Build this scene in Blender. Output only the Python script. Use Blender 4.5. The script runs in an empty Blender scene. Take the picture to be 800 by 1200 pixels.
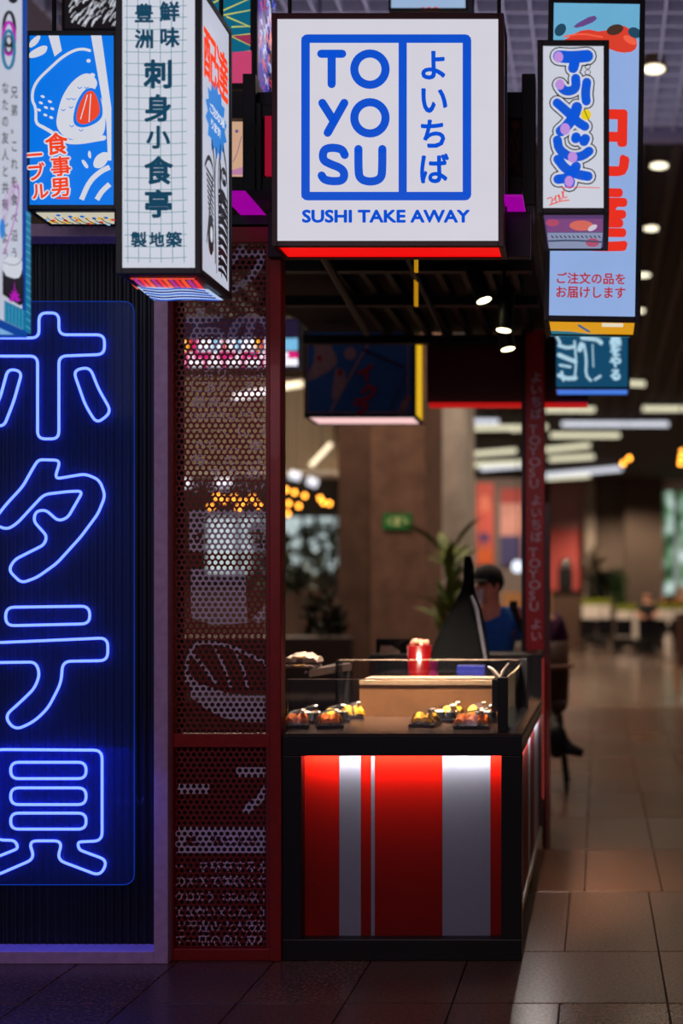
import bpy, bmesh, math, random
from mathutils import Vector, Matrix
from mathutils.bvhtree import BVHTree
from mathutils.geometry import tessellate_polygon
random.seed(7)
S = bpy.context.scene
C = S.collection
PI = math.pi
F = 1320.0; H = 1.452; VX = 700.0; VY = 700.0     # focal length in pixels of an 800x1200 frame, eye height, principal point

# ------------------------------------------------------------------ camera, world, exposure, large lights
cam = bpy.data.cameras.new('camera'); co = bpy.data.objects.new('camera', cam); C.objects.link(co)
cam.sensor_width = 36; cam.lens = 36 * F / 1200; cam.sensor_fit = 'AUTO'
cam.shift_x = (400 - VX) / 1200; cam.shift_y = (VY - 600) / 1200
cam.clip_end = 200; cam.clip_start = 0.05
cam.dof.use_dof = True; cam.dof.focus_distance = 4.3; cam.dof.aperture_fstop = 0.0396 / 0.042
co.location = (0, 0, H); co.rotation_euler = (PI / 2, 0, 0)
S.camera = co
S.view_settings.view_transform = 'Standard'; S.view_settings.look = 'None'
S.view_settings.exposure = 0.0; S.view_settings.gamma = 1.0; S.view_settings.use_curve_mapping = False
S.cycles.use_denoising = True
S.cycles.max_bounces = 6; S.cycles.transparent_max_bounces = 24
S.cycles.sample_clamp_indirect = 3.0
w = bpy.data.worlds.new('world'); S.world = w; w.use_nodes = True
w.node_tree.nodes['Background'].inputs[0].default_value = (0.42, 0.40, 0.55, 1)
w.node_tree.nodes['Background'].inputs[1].default_value = 0.07

def lamp(name, kind, loc, energy, color, size=0.1, rot=(0, 0, 0), **kw):
    l = bpy.data.lights.new(name, kind); l.energy = energy; l.color = color
    if kind == 'AREA':
        l.shape = 'RECTANGLE'; l.size = size; l.size_y = kw.get('size_y', size); l.spread = kw.get('spread', PI)
    elif kind == 'SPOT':
        l.shadow_soft_size = size; l.spot_size = kw.get('cone', 1.2); l.spot_blend = 0.6
    else: l.shadow_soft_size = size
    o = bpy.data.objects.new(name, l); C.objects.link(o); o.location = loc; o.rotation_euler = rot
    if kw.get('parent'):
        o.parent = kw['parent']; o.location = Vector(loc) - ORG[kw['parent'].name]
    return o
ORG = {}
# added spot lights without fixtures, brightening the hall further back
for hx, hy, he in ((-1.2, 8.0, 90), (-3.2, 10.5, 160), (1.4, 10.0, 60), (-5.5, 15.5, 320), (.8, 15.5, 140), (-2, 19, 260), (4, 21, 200), (-1, 27, 420), (5, 33, 500), (-8, 24, 420), (1, 37, 420), (-1.5, 12.2, 110), (-8.5, 15.5, 1100), (-5, 16, 500)):
    lamp('hall_fill_spot', 'SPOT', (hx, hy, 5.45), he * (3.0 if hy > 18 else 1.6), (1, .77, .56), .12, cone=2.5)
for hx in (-5.6, -8.2): lamp('bulkhead_fill', 'POINT', (hx, 17.6, 4.4), 70, (1, .86, .7), .1)  # added point lights without fixtures, brighten the tan bulkhead
lamp('front_fill_light', 'AREA', (-1.6, -2.0, 3.6), 48, (1, .74, .86), 3.5, rot=(1.25, 0, 0), size_y=1.6)  # added light behind the camera, brightens the kiosk front
lamp('waffle_fill_light', 'AREA', (-.8, 8.2, 4.0), 45, (.82, .80, 1.0), 4.5, rot=(PI, 0, 0), size_y=2.5)  # added light aimed upwards to brighten the waffle ceiling

# ------------------------------------------------------------------ materials
def lin(c):
    return tuple(((v / 255) / 12.92 if v / 255 <= .04045 else ((v / 255 + .055) / 1.055) ** 2.4) for v in c)
MATS = {}
def mat(name, col, rough=.5, metal=0, emit=0, var=.12, scale=30, bump=0.0, spec=.5, coat=0):
    if name in MATS: return MATS[name]
    m = bpy.data.materials.new(name); m.use_nodes = True
    nt = m.node_tree; b = nt.nodes['Principled BSDF']; c = lin(col)
    b.inputs['Roughness'].default_value = rough; b.inputs['Metallic'].default_value = metal
    b.inputs['Specular IOR Level'].default_value = spec; b.inputs['Coat Weight'].default_value = coat
    if emit:
        b.inputs['Base Color'].default_value = tuple(v * .15 for v in c) + (1,)
        b.inputs['Emission Strength'].default_value = emit
        tgt = b.inputs['Emission Color']
    else: tgt = b.inputs['Base Color']
    tc = nt.nodes.new('ShaderNodeTexCoord'); n = nt.nodes.new('ShaderNodeTexNoise')
    n.inputs['Scale'].default_value = scale; n.inputs['Detail'].default_value = 4
    nt.links.new(tc.outputs['Object'], n.inputs['Vector'])
    r = nt.nodes.new('ShaderNodeMapRange'); r.inputs[1].default_value = .3; r.inputs[2].default_value = .7
    r.inputs[3].default_value = 1 - var; r.inputs[4].default_value = 1 + var
    nt.links.new(n.outputs['Fac'], r.inputs[0])
    mx = nt.nodes.new('ShaderNodeVectorMath'); mx.operation = 'SCALE'; mx.inputs[0].default_value = c
    nt.links.new(r.outputs[0], mx.inputs['Scale']); nt.links.new(mx.outputs[0], tgt)
    if bump:
        bp = nt.nodes.new('ShaderNodeBump'); bp.inputs['Strength'].default_value = bump; bp.inputs['Distance'].default_value = .004
        nt.links.new(n.outputs['Fac'], bp.inputs['Height']); nt.links.new(bp.outputs[0], b.inputs['Normal'])
    MATS[name] = m; return m
def lit(name, col, k=1.0, var=.03): return mat('lit_' + name, col, .35, 0, k, var, 6, spec=.2)
def glass(name='clear_glass', tint=(1, 1, 1), refl=.06, rough=.02):
    if name in MATS: return MATS[name]
    m = bpy.data.materials.new(name); m.use_nodes = True; nt = m.node_tree; nt.nodes.remove(nt.nodes['Principled BSDF'])
    t = nt.nodes.new('ShaderNodeBsdfTransparent'); t.inputs[0].default_value = tint + (1,)
    g = nt.nodes.new('ShaderNodeBsdfGlossy'); g.inputs['Roughness'].default_value = rough
    f = nt.nodes.new('ShaderNodeFresnel'); f.inputs[0].default_value = 1.45
    a = nt.nodes.new('ShaderNodeMath'); a.operation = 'ADD'; a.inputs[1].default_value = refl - .04
    mx = nt.nodes.new('ShaderNodeMixShader')
    nt.links.new(f.outputs[0], a.inputs[0]); nt.links.new(a.outputs[0], mx.inputs[0])
    nt.links.new(t.outputs[0], mx.inputs[1]); nt.links.new(g.outputs[0], mx.inputs[2])
    nt.links.new(mx.outputs[0], nt.nodes['Material Output'].inputs[0]); MATS[name] = m; return m

BLACK = mat('black_metal', (19, 19, 22), .45, .2, bump=.05)
BLACKG = mat('gloss_black', (14, 14, 16), .2, 0)
RED = mat('red_powder_coat', (150, 20, 17), .42, .1, coat=.08, bump=.05)
REDD = mat('dark_red_sheet', (128, 24, 24), .5, .1)
PRINT = mat('lilac_print', (214, 188, 210), .6)
MAUVE = mat('mauve_frame', (196, 156, 184), .55, bump=.1)
CONC = mat('concrete', (134, 100, 84), .85, var=.25, scale=5, bump=.5)
PALE = mat('pale_plaster', (140, 128, 116), .8, var=.15, scale=3)
DARKW = mat('dark_wall', (46, 38, 34), .8, var=.2, scale=2)
WOOD = mat('warm_wood', (150, 104, 62), .5, var=.3, scale=14)
WARM = lit('warm_white', (255, 246, 214), 2.0)
COOL = lit('cool_white', (225, 228, 240), 1.1)
GREEN = mat('leaf_green', (44, 78, 30), .6, var=.5, scale=9)
GRASS = mat('moss_green', (120, 130, 20), .8, var=.4, scale=20)
DKGREEN = mat('dark_leaf', (22, 36, 22), .7, var=.5, scale=9)
BROWN = mat('brown_leather', (74, 46, 38), .5, var=.15)
WHITE = mat('white_laminate', (226, 216, 208), .5)
STEEL = mat('steel', (150, 150, 155), .25, 1)
SKIN = mat('skin', (228, 162, 132), .55, var=.08)
GLASS = glass(); ACRYL = glass('smoked_acrylic', (.62, .66, .9), .05, .05)

# ------------------------------------------------------------------ builders
def link(o, parent=None):
    C.objects.link(o)
    if parent: o.parent = parent
    return o
def root(name, label, cat, loc=(0, 0, 0), group=None, kind=None):
    o = bpy.data.objects.new(name, None); C.objects.link(o); o.location = loc; o.empty_display_size = .1
    ORG[o.name] = Vector(loc); tag(o, label, cat, group, kind); return o
def tag(o, label=None, cat=None, group=None, kind=None):
    if label: o['label'] = label
    if cat: o['category'] = cat
    if group: o['group'] = group
    if kind: o['kind'] = kind
    return o
class MB:
    def __init__(s): s.v = []; s.f = []; s.mi = []; s.mats = []; s.sm = []
    def m(s, mt):
        if mt not in s.mats: s.mats.append(mt)
        return s.mats.index(mt)
    def add(s, vs, fs, mt, smooth=False):
        n = len(s.v); s.v += [Vector(v) for v in vs]; i = s.m(mt)
        for f in fs: s.f.append([n + k for k in f]); s.mi.append(i); s.sm.append(smooth)
        return s
    def box(s, x0, x1, y0, y1, z0, z1, mt):
        vs = [(x, y, z) for x in (x0, x1) for y in (y0, y1) for z in (z0, z1)]
        return s.add(vs, [(0, 1, 3, 2), (4, 6, 7, 5), (0, 4, 5, 1), (2, 3, 7, 6), (0, 2, 6, 4), (1, 5, 7, 3)], mt)
    def ring(s, rings, mt, cap=True, smooth=True):
        n = len(rings[0]); vs = [p for r in rings for p in r]; fs = []
        for i in range(len(rings) - 1):
            for k in range(n):
                a = i * n + k; b = i * n + (k + 1) % n; fs.append((a, b, b + n, a + n))
        s.add(vs, fs, mt, smooth)
        if cap:
            s.add(rings[0], [tuple(range(n))[::-1]], mt); s.add(rings[-1], [tuple(range(n))], mt)
        return s
    def tube(s, path, r, mt, n=8, closed=False, cap=True):
        P = [Vector(p) for p in path]; rings = []; L = len(P)
        rr = r if isinstance(r, (list, tuple)) else [r] * L
        prev = None
        for i in range(L):
            if closed: d = P[(i + 1) % L] - P[i - 1]
            else: d = P[min(i + 1, L - 1)] - P[max(i - 1, 0)]
            d.normalize()
            if prev is None:
                u = d.cross(Vector((0, 1, 0)))
                if u.length < .3: u = d.cross(Vector((1, 0, 0)))
            else: u = prev - d * prev.dot(d)
            u.normalize(); prev = u; v = d.cross(u)
            rings.append([P[i] + (u * math.cos(2 * PI * k / n) + v * math.sin(2 * PI * k / n)) * rr[i] for k in range(n)])
        if closed: rings.append(rings[0]); cap = False
        return s.ring(rings, mt, cap)
    def cyl(s, p0, p1, r0, mt, r1=None, n=16): return s.tube([p0, p1], [r0, r0 if r1 is None else r1], mt, n)
    def lathe(s, prof, cx, cy, mt, n=20):
        return s.ring([[(cx + r * math.cos(2 * PI * k / n), cy + r * math.sin(2 * PI * k / n), z) for k in range(n)] for r, z in prof], mt)
    def ell(s, c, r, mt, n=14, m=9, rot=None):
        R = rot or Matrix.Identity(3); rings = []
        for i in range(1, m):
            t = PI * i / m
            rings.append([Vector(c) + R @ Vector((r[0] * math.sin(t) * math.cos(2 * PI * k / n), r[1] * math.sin(t) * math.sin(2 * PI * k / n), -r[2] * math.cos(t))) for k in range(n)])
        return s.ring(rings, mt)
    def build(s, name, parent=None, bevel=0, **tg):
        me = bpy.data.meshes.new(name)
        org = ORG[parent.name] if parent else Vector()
        me.from_pydata([v - org for v in s.v], [], s.f)
        for mt in s.mats: me.materials.append(mt)
        me.polygons.foreach_set('material_index', s.mi); me.polygons.foreach_set('use_smooth', s.sm); me.update()
        o = bpy.data.objects.new(name, me); link(o, parent); ORG[o.name] = org
        if bevel:
            b = o.modifiers.new('bevel', 'BEVEL'); b.width = bevel; b.segments = 2; b.limit_method = 'ANGLE'; b.angle_limit = .9
        if tg: tag(o, tg.get('label'), tg.get('cat'), tg.get('group'), tg.get('kind'))
        return o
def bx(name, parent, x0, x1, y0, y1, z0, z1, mt, bevel=0, **tg): return MB().box(x0, x1, y0, y1, z0, z1, mt).build(name, parent, bevel, **tg)
def copy_tree(o, parent=None, off=None):
    c = o.copy(); C.objects.link(c); c.parent = parent
    for ch in o.children: copy_tree(ch, c)
    if off is not None: c.location = o.location + Vector(off)
    ORG[c.name] = ORG.get(o.name, Vector()) + (Vector(off) if off is not None else Vector())
    return c

# photo measurements -> world points on a plane that stands at a real distance
def PX(x, Y): return (x - VX) * Y / F
def PZ(y, Y): return H - (y - VY) * Y / F
def front(Y): return (lambda x, y: Vector((PX(x, Y), Y, PZ(y, Y)))), Vector((0, -1, 0))
def side(X): return (lambda x, y: Vector((X, X * F / (x - VX), PZ(y, X * F / (x - VX))))), Vector((1, 0, 0))
def under(Z):
    def f(x, y):
        Y = (Z - H) * F / (VY - y); return Vector((PX(x, Y), Y, Z))
    return f, Vector((0, 0, -1))
def uvplane(TL, TR, BL, n):          # 0..1 (right, down)
    TL, TR, BL = Vector(TL), Vector(TR), Vector(BL)
    return (lambda u, v: TL + (TR - TL) * u + (BL - TL) * v), Vector(n)

GL = {}
def glyph(ch, bold):
    k = (ch, bold)
    if k in GL: return GL[k]
    if bold:
        vs, fs = glyph(ch, 0); V = []; Q = []
        for i in range(8):
            dx, dy = bold * math.cos(PI * i / 4), bold * math.sin(PI * i / 4); n = len(V)
            V += [(x + dx, y + dy) for x, y in vs]; Q += [tuple(q + n for q in f) for f in fs]
        if bold > .05: n = len(V); V += vs; Q += [tuple(q + n for q in f) for f in fs]
        GL[k] = (V, Q); return GL[k]
    c = bpy.data.curves.new('t', 'FONT'); c.body = ch; c.size = 1; c.offset = bold; c.resolution_u = 3
    o = bpy.data.objects.new('t', c); C.objects.link(o)
    dg = bpy.context.evaluated_depsgraph_get(); e = o.evaluated_get(dg); me = e.to_mesh()
    r = ([(v.co.x, v.co.y) for v in me.vertices], [tuple(p.vertices) for p in me.polygons])
    e.to_mesh_clear(); bpy.data.objects.remove(o); bpy.data.curves.remove(c); GL[k] = r; return r
def chaikin(pts, it=2, closed=True):
    for _ in range(it):
        q = []
        n = len(pts)
        for i in range(n if closed else n - 1):
            a, b = pts[i], pts[(i + 1) % n]
            q += [(a[0] * .75 + b[0] * .25, a[1] * .75 + b[1] * .25), (a[0] * .25 + b[0] * .75, a[1] * .25 + b[1] * .75)]
        if not closed: q = [pts[0]] + q + [pts[-1]]
        pts = q
    return pts
class Art:
    """flat print or flat relief drawn on a plane of the sign; layers lie fractions of a millimetre apart"""
    def __init__(s, pl, lift=.0012): s.f, s.n = pl; s.mb = MB(); s.k = 0; s.lift = lift
    def _l(s, x, y): return s.f(x, y) + s.n * (.0012 + s.k * .0005)
    def layer(s): s.k += 1; return s
    def fill(s, pts, mt, smooth=0):
        s.k += 1
        if smooth: pts = chaikin(pts, smooth)
        t = tessellate_polygon([[Vector((x, y, 0)) for x, y in pts]])
        s.mb.add([s._l(x, y) for x, y in pts], t, mt); return s
    def rect(s, x0, y0, x1, y1, mt): return s.fill([(x0, y0), (x1, y0), (x1, y1), (x0, y1)], mt)
    def ell(s, cx, cy, rx, ry, mt, rot=0, n=24):
        c, d = math.cos(rot), math.sin(rot)
        return s.fill([(cx + rx * math.cos(t) * c - ry * math.sin(t) * d, cy + rx * math.cos(t) * d + ry * math.sin(t) * c) for t in [2 * PI * i / n for i in range(n)]], mt)
    def stroke(s, pts, wd, mt, smooth=2, closed=False, new=True, caps=True, w1=None):
        if new: s.k += 1
        if smooth: pts = chaikin(pts, smooth, closed)
        if closed: pts = pts + [pts[0]]
        n = len(pts); L = []; R = []
        for i in range(n):
            a = pts[max(i - 1, 0)]; b = pts[min(i + 1, n - 1)]
            if closed and i in (0, n - 1): a, b = pts[-2], pts[1]
            dx, dy = b[0] - a[0], b[1] - a[1]; l = math.hypot(dx, dy) or 1
            h = (wd + ((w1 if w1 is not None else wd) - wd) * i / max(1, n - 1)) / 2
            L.append((pts[i][0] - dy / l * h, pts[i][1] + dx / l * h)); R.append((pts[i][0] + dy / l * h, pts[i][1] - dx / l * h))
        vs = [s._l(*p) for p in L + R]
        s.mb.add(vs, [(i, i + 1, n + i + 1, n + i) for i in range(n - 1)], mt)
        if caps and not closed:
            for p, ww in ((pts[0], wd), (pts[-1], w1 if w1 is not None else wd)):
                if ww > .5 or max(abs(pts[0][0]), 2) < 1.5:
                    s.mb.add([s._l(p[0] + ww / 2 * math.cos(2 * PI * k / 12), p[1] + ww / 2 * math.sin(2 * PI * k / 12)) for k in range(12)], [tuple(range(12))], mt)
        return s
    def text(s, ch, cx, cy, size, mt, bold=0.0, sx=1.0, new=True, rot=0, skew=0):     # one character in its em square
        if new: s.k += 1
        vs, fs = glyph(ch, bold); c, d = math.cos(rot), math.sin(rot); out = []
        for x, y in vs:
            a = (x - .5) * size * sx + skew * (y - .38) * size; b = -(y - .38) * size
            out.append(s._l(cx + a * c - b * d, cy + a * d + b * c))
        s.mb.add(out, fs, mt); return s
    def ink(s, ch, cx, cy, size, mt, bold, sx=1.0):        # bold opaque print: shifted copies stacked a hair apart
        for i in range(7):
            s.k += .15; q = 0 if i == 6 else bold * size
            s.text(ch, cx + q * math.cos(PI * i / 3), cy + q * math.sin(PI * i / 3), size, mt, 0, sx, new=False)
        return s
    def fit(s, txt, x0, y0, x1, y1, mt, bold=0.0):        # a whole line fitted into a box
        s.k += 1; vs, fs = glyph(txt, bold)
        xa, xb = min(v[0] for v in vs), max(v[0] for v in vs); ya, yb = min(v[1] for v in vs), max(v[1] for v in vs)
        s.mb.add([s._l(x0 + (x - xa) / (xb - xa) * (x1 - x0), y1 - (y - ya) / (yb - ya) * (y1 - y0)) for x, y in vs], fs, mt); return s
    def column(s, txt, cx, ys, size, mt, bold=0.0, sx=1.0):
        for ch, y in zip(txt, ys): s.text(ch, cx, y, size, mt, bold, sx, new=False)
        return s
    def build(s, name, parent, **tg): return s.mb.build(name, parent, **tg)

def round_poly(pts, r, n=6):
    out = []; L = len(pts)
    for i in range(L):
        a, b, c = Vector(pts[i - 1]), Vector(pts[i]), Vector(pts[(i + 1) % L])
        u, v = (a - b), (c - b); lu, lv = u.length, v.length
        if lu < 1e-6 or lv < 1e-6: continue
        d = min(r, lu * .48, lv * .48); p = b + u / lu * d; q = b + v / lv * d
        for k in range(n + 1):
            t = k / n; z = p * (1 - t) ** 2 + b * 2 * t * (1 - t) + q * t * t; out.append((z.x, z.y))
    return out

def frame_box(parent, x0, x1, y0, y1, z0, z1, t, mt, depth=.02, name='frame', bottom=True, right=True, left=False):
    """edge frame of a light box: mullions along the edges, faces left open"""
    mb = MB(); e = depth
    for X0, X1 in ((x0, x0 + t), (x1 - t, x1)):
        for Y0, Y1 in ((y0, y0 + e), (y1 - e, y1)):
            mb.box(X0, X1, Y0, Y1, z0, z1, mt)
    for Z0, Z1 in ((z0, z0 + t), (z1 - t, z1)):
        for Y0, Y1 in ((y0, y0 + e), (y1 - e, y1)): mb.box(x0 + t, x1 - t, Y0, Y1, Z0, Z1, mt)
        for X0, X1 in ((x0, x0 + t), (x1 - t, x1)): mb.box(X0, X1, y0 + e, y1 - e, Z0, Z1, mt)
    return mb.build(name, parent, bevel=.002)

# ================================================================== THE SETTING
CEIL = 5.6
floor = bx('floor', None, -14, 10, -1, 43, -.08, -.012, mat('grout', (28, 23, 20), .8), kind='structure')
TILES = []
for k, (c, r) in enumerate([((112, 92, 80), .2), ((104, 86, 76), .24), ((120, 98, 84), .17)]):
    m = mat('speckled_stone_%s' % 'abc'[k], tuple(v * f_ for v, f_ in zip(c, (.74, .58, .47))), r + .08, var=.95, scale=75, spec=.5, bump=.1); TILES.append(m)
tm = {}
def tile(x0, x1, y0, y1, k):
    w_, d_ = round(x1 - x0, 3), round(y1 - y0, 3); key = (w_, d_, k); g = .0025
    if key not in tm:
        m = MB(); m.add([(g, g, -.03), (w_ - g, g, -.03), (w_ - g, d_ - g, -.03), (g, d_ - g, -.03), (g, g, -.002), (w_ - g, g, -.002), (w_ - g, d_ - g, -.002), (g, d_ - g, -.002),
              (g + .002, g + .002, 0), (w_ - g - .002, g + .002, 0), (w_ - g - .002, d_ - g - .002, 0), (g + .002, d_ - g - .002, 0)],
              [(0, 1, 5, 4), (1, 2, 6, 5), (2, 3, 7, 6), (3, 0, 4, 7), (4, 5, 9, 8), (5, 6, 10, 9), (6, 7, 11, 10), (7, 4, 8, 11), (8, 9, 10, 11)], TILES[k])
        o = m.build('tile', floor); tm[key] = o.data; first = True
    else: o = bpy.data.objects.new('tile', tm[key]); link(o, floor)
    o.location = (x0, y0, random.uniform(-.0006, 0))
rows = [(2.85, 3.44), (3.44, 4.03), (4.03, 4.62), (4.62, 5.56)] + [(5.56 + .94 * i, 6.5 + .94 * i) for i in range(10)]
for ri, (ya, yb) in enumerate(rows):
    x = -2.83 + (0 if ri < 4 else .07)
    while x < (.9 if yb < 6.5 else 1.7):
        wdt = .385
        if ri == 2 and abs(x + .52) < .05: wdt = .77
        if ri == 3 and (abs(x + .905) < .05): wdt = .77
        tile(x, x + wdt, ya, yb, random.randrange(3)); x += wdt
yb = rows[-1][1]
FAR = mat('far_stone', (104, 86, 76), .2, var=.3, scale=2.5, spec=.65)
o = bx('floor_slab', floor, -14, 10, yb, 43, -.03, -.001, FAR, kind='structure')
for xa, xb, ya, yc in ((-14, -2.83, -1, yb), (1.75, 10, -1, yb), (-2.83, 1.75, -1, 2.85)):
    bx('floor_slab', floor, xa, xb, ya, yc, -.03, -.001, FAR)

ceil = bx('ceiling', None, -14, 10, 10.1, 43, CEIL, CEIL + .1, mat('dark_ceiling', (44, 34, 30), .9), kind='structure')
SL = mat('ceiling_slat', (50, 38, 32), .8)
for i in range(24): bx('slat', ceil, -5.6 + i * .33, -5.51 + i * .33, 10.12, 26, CEIL - .1, CEIL, SL)
bx('ceiling_edge', ceil, -14, 10, 9.98, 10.1, CEIL - .08, CEIL + .5, mat('lilac_edge', (120, 110, 135), .7))
WAF = mat('waffle_white', (172, 168, 186), .7)
waf = bx('ceiling', None, -6, 8, -1, 9.97, CEIL + .3, CEIL + .35, mat('waffle_back', (140, 136, 158), .8), kind='structure')
c_ = .19
for i in range(28):
    x = -3.9 + i * c_ ; bx('louvre_blade', waf, x, x + .014, 6.6, 9.97, CEIL - .03, CEIL + .12, WAF)
for j in range(18):
    y = 6.6 + j * c_; bx('louvre_blade', waf, -3.9, 1.4, y, y + .014, CEIL - .03, CEIL + .12, WAF)

bx('wall_back', None, -14, 10, 42, 42.2, 0, CEIL, DARKW, kind='structure')
bx('wall_left', None, -14.2, -14, 4, 43, 0, CEIL, DARKW, kind='structure')
bx('wall_right', None, 10, 10.2, 4, 43, 0, CEIL, DARKW, kind='structure')

def slab(name, label, cat, x0, x1, y0, y1, Y, d, mt, zb=None, zt=None, **k):
    z0 = PZ(y1, Y) if zb is None else zb; z1 = PZ(y0, Y) if zt is None else zt
    return bx(name, None, PX(x0, Y), PX(x1, Y), Y, Y + d, z0, z1, mt, label=label, cat=cat, **k)

# far wall pieces on the right
RW = 40.0
t = root('shop_shutter', 'pink red shopfront with slatted shutter over a plain panel, far behind the right post', 'shutter', (PX(660, RW), RW, 0))
bx('panel', t, PX(643, RW), PX(685, RW), RW, RW + .2, 0, PZ(620, RW), mat('coral', (196, 84, 80), .6))
SH = mat('shutter_pink', (178, 122, 122), .5)
for i in range(14):
    za = PZ(620, RW) + i * (CEIL - PZ(620, RW)) / 14; bx('slat', t, PX(643, RW), PX(685, RW), RW - .04, RW + .15, za + .012, za + .112, SH)
bx('pilaster', None, PX(685, RW), PX(697, RW), RW - .4, RW + .2, 0, CEIL, PALE, kind='structure')
t = root('curtain', 'greyish brown floor length curtain beside the pink shutter', 'curtain', (PX(715, RW), RW, 0))
mb = MB(); n = 40; xs = [PX(697, RW) + (PX(731, RW) - PX(697, RW)) * i / n for i in range(n + 1)]
mb.add([(x, RW + .08 * math.sin(i * 1.3), z) for z in (0, CEIL) for i, x in enumerate(xs)], [(i, i + 1, n + 2 + i, n + 1 + i) for i in range(n)], mat('taupe_fabric', (104, 90, 80), .9), True)
mb.build('drape', t)
bx('wall_pier', None, PX(731, RW), PX(776, RW), RW - .6, RW, 0, CEIL, mat('brown_pier', (72, 58, 48), .8, var=.15, scale=1), kind='structure')
wd = root('window_1', 'bright window with greenery outside', None, (PX(800, RW), RW, 0), kind='structure')
wx0, wx1 = PX(777, RW), PX(850, RW)
bx('window_header', wd, wx0, wx1, RW - .1, RW, PZ(576, RW), PZ(556, RW), mat('greyframe', (190, 186, 182), .6))
DAY = bpy.data.materials.new('daylit_garden'); DAY.use_nodes = True
nt = DAY.node_tree; b = nt.nodes['Principled BSDF']; b.inputs['Base Color'].default_value = (0, 0, 0, 1); b.inputs['Emission Strength'].default_value = 1
tc = nt.nodes.new('ShaderNodeTexCoord'); nz = nt.nodes.new('ShaderNodeTexNoise'); nz.inputs['Scale'].default_value = 1.2
rp = nt.nodes.new('ShaderNodeValToRGB'); e = rp.color_ramp.elements
e[0].position = .38; e[0].color = lin((30, 62, 40)) + (1,); e[1].position = .62; e[1].color = lin((205, 225, 220)) + (1,)
q = e.new(.5); q.color = lin((98, 140, 100)) + (1,)
nt.links.new(tc.outputs['Object'], nz.inputs['Vector']); nt.links.new(nz.outputs['Fac'], rp.inputs[0]); nt.links.new(rp.outputs[0], b.inputs['Emission Color'])
bx('window_view', wd, wx0, wx1, RW + .02, RW + .06, PZ(697, RW), PZ(576, RW), DAY)
for x in (779, 792, 806, 822): bx('mullion', wd, PX(x - (.8 if x != 792 else 3), RW), PX(x + (.8 if x != 792 else 3), RW), RW - .12, RW, PZ(697, RW), PZ(576, RW), mat('window_bar', (128, 150, 172), .5))

# big concrete column with a pale flank
YC = 12.0
t = root('concrete_column', 'big rough brown concrete column carrying a green exit sign', 'column', (PX(445, YC), YC, 0))
bx('shaft', t, PX(434, YC), PX(500, YC), YC, YC + 1.2, 0, CEIL, CONC, .02)
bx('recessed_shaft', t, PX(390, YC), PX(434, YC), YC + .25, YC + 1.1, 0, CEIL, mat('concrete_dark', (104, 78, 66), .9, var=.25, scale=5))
t = root('pale_column', 'pale grey round-edged column just right of the brown concrete column', 'column', (PX(520, 14), 14, 0))
bx('shaft', t, PX(503, 14), PX(547, 14), 14, 15, 0, CEIL, mat('pale_concrete', (205, 198, 192), .8, var=.2, scale=3), .12)
t = root('wall_vent', 'tall vertical stack of thin grey louvres on the pale column', 'vent', (PX(505, 13.9), 13.9, 0))
for i in range(26):
    z = PZ(750, 13.8) + i * .07; bx('louvre', t, PX(500, 13.8), PX(510, 13.8), 13.75, 13.95, z, z + .035, mat('louvre_grey', (130, 126, 122), .5))
t = root('exit_sign', 'small green exit sign with pale arrows, on the concrete column', 'sign', (PX(465, YC), YC, PZ(610, YC)))
bx('panel', t, PX(449, YC), PX(482, YC), YC - .03, YC, PZ(620, YC), PZ(602, YC), lit('exit_green', (30, 78, 34), 1))
a = Art(front(YC - .032)); EW = lit('exit_white', (170, 160, 100), .8)
a.stroke([(460, 607), (453, 611), (460, 615)], 2, EW, 0); a.stroke([(471, 607), (478, 611), (471, 615)], 2, EW, 0); a.rect(463, 606, 468, 616, EW); a.build('pictogram', t)

# mid distance wall (between column and post): shopfronts with posters
YM = 22.0
slab('shop_wall', 'grey partition wall carrying two colourful posters, behind the barista', 'wall', 549, 617, 560, 700, YM, .3, mat('grey_partition', (116, 106, 104), .7), zb=0)
t = slab('orange_poster', 'pink and orange poster on grey wall above the staff member', 'poster', 558, 578, 566, 662, YM - .06, .04, mat('poster_pink', (204, 92, 84), .6, var=.3, scale=1.5))
a = Art(front(YM - .062)); a.ell(567, 630, 7, 6, mat('poster_violet', (90, 60, 110), .6)); a.rect(560, 644, 577, 660, mat('poster_orange', (206, 96, 40), .6)); a.ell(568, 590, 6, 10, mat('poster_salmon', (225, 130, 110), .6)); a.build('poster_print', t)
t = slab('poster', 'pale pink and blue poster just left of the red post', 'poster', 586, 612, 572, 662, YM - .06, .04, mat('poster_pale', (205, 150, 145), .6, var=.3, scale=1.2))
a = Art(front(YM - .062)); a.rect(586, 628, 610, 662, mat('poster_blue', (66, 66, 120), .6)); a.rect(586, 572, 611, 590, mat('poster_rose', (170, 70, 70), .6)); a.build('poster_print', t)
slab('wooden_cabinet', 'low brown wooden cabinet behind the staff member', 'cabinet', 588, 645, 694, 760, YM - 1.5, .5, WOOD, zb=0)
t = root('globe_lamp', 'round white glowing lamp just left of the red post', 'lamp', (PX(606, 18), 18, PZ(664, 18)))
MB().ell((PX(606, 18), 18, PZ(664, 18)), (.09, .09, .1), lit('globe', (210, 220, 235), 1.6)).build('globe', t)
MB().cyl((PX(606, 18), 18, PZ(657, 18)), (PX(606, 18), 18, CEIL), .008, BLACK).build('cord', t)

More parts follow.
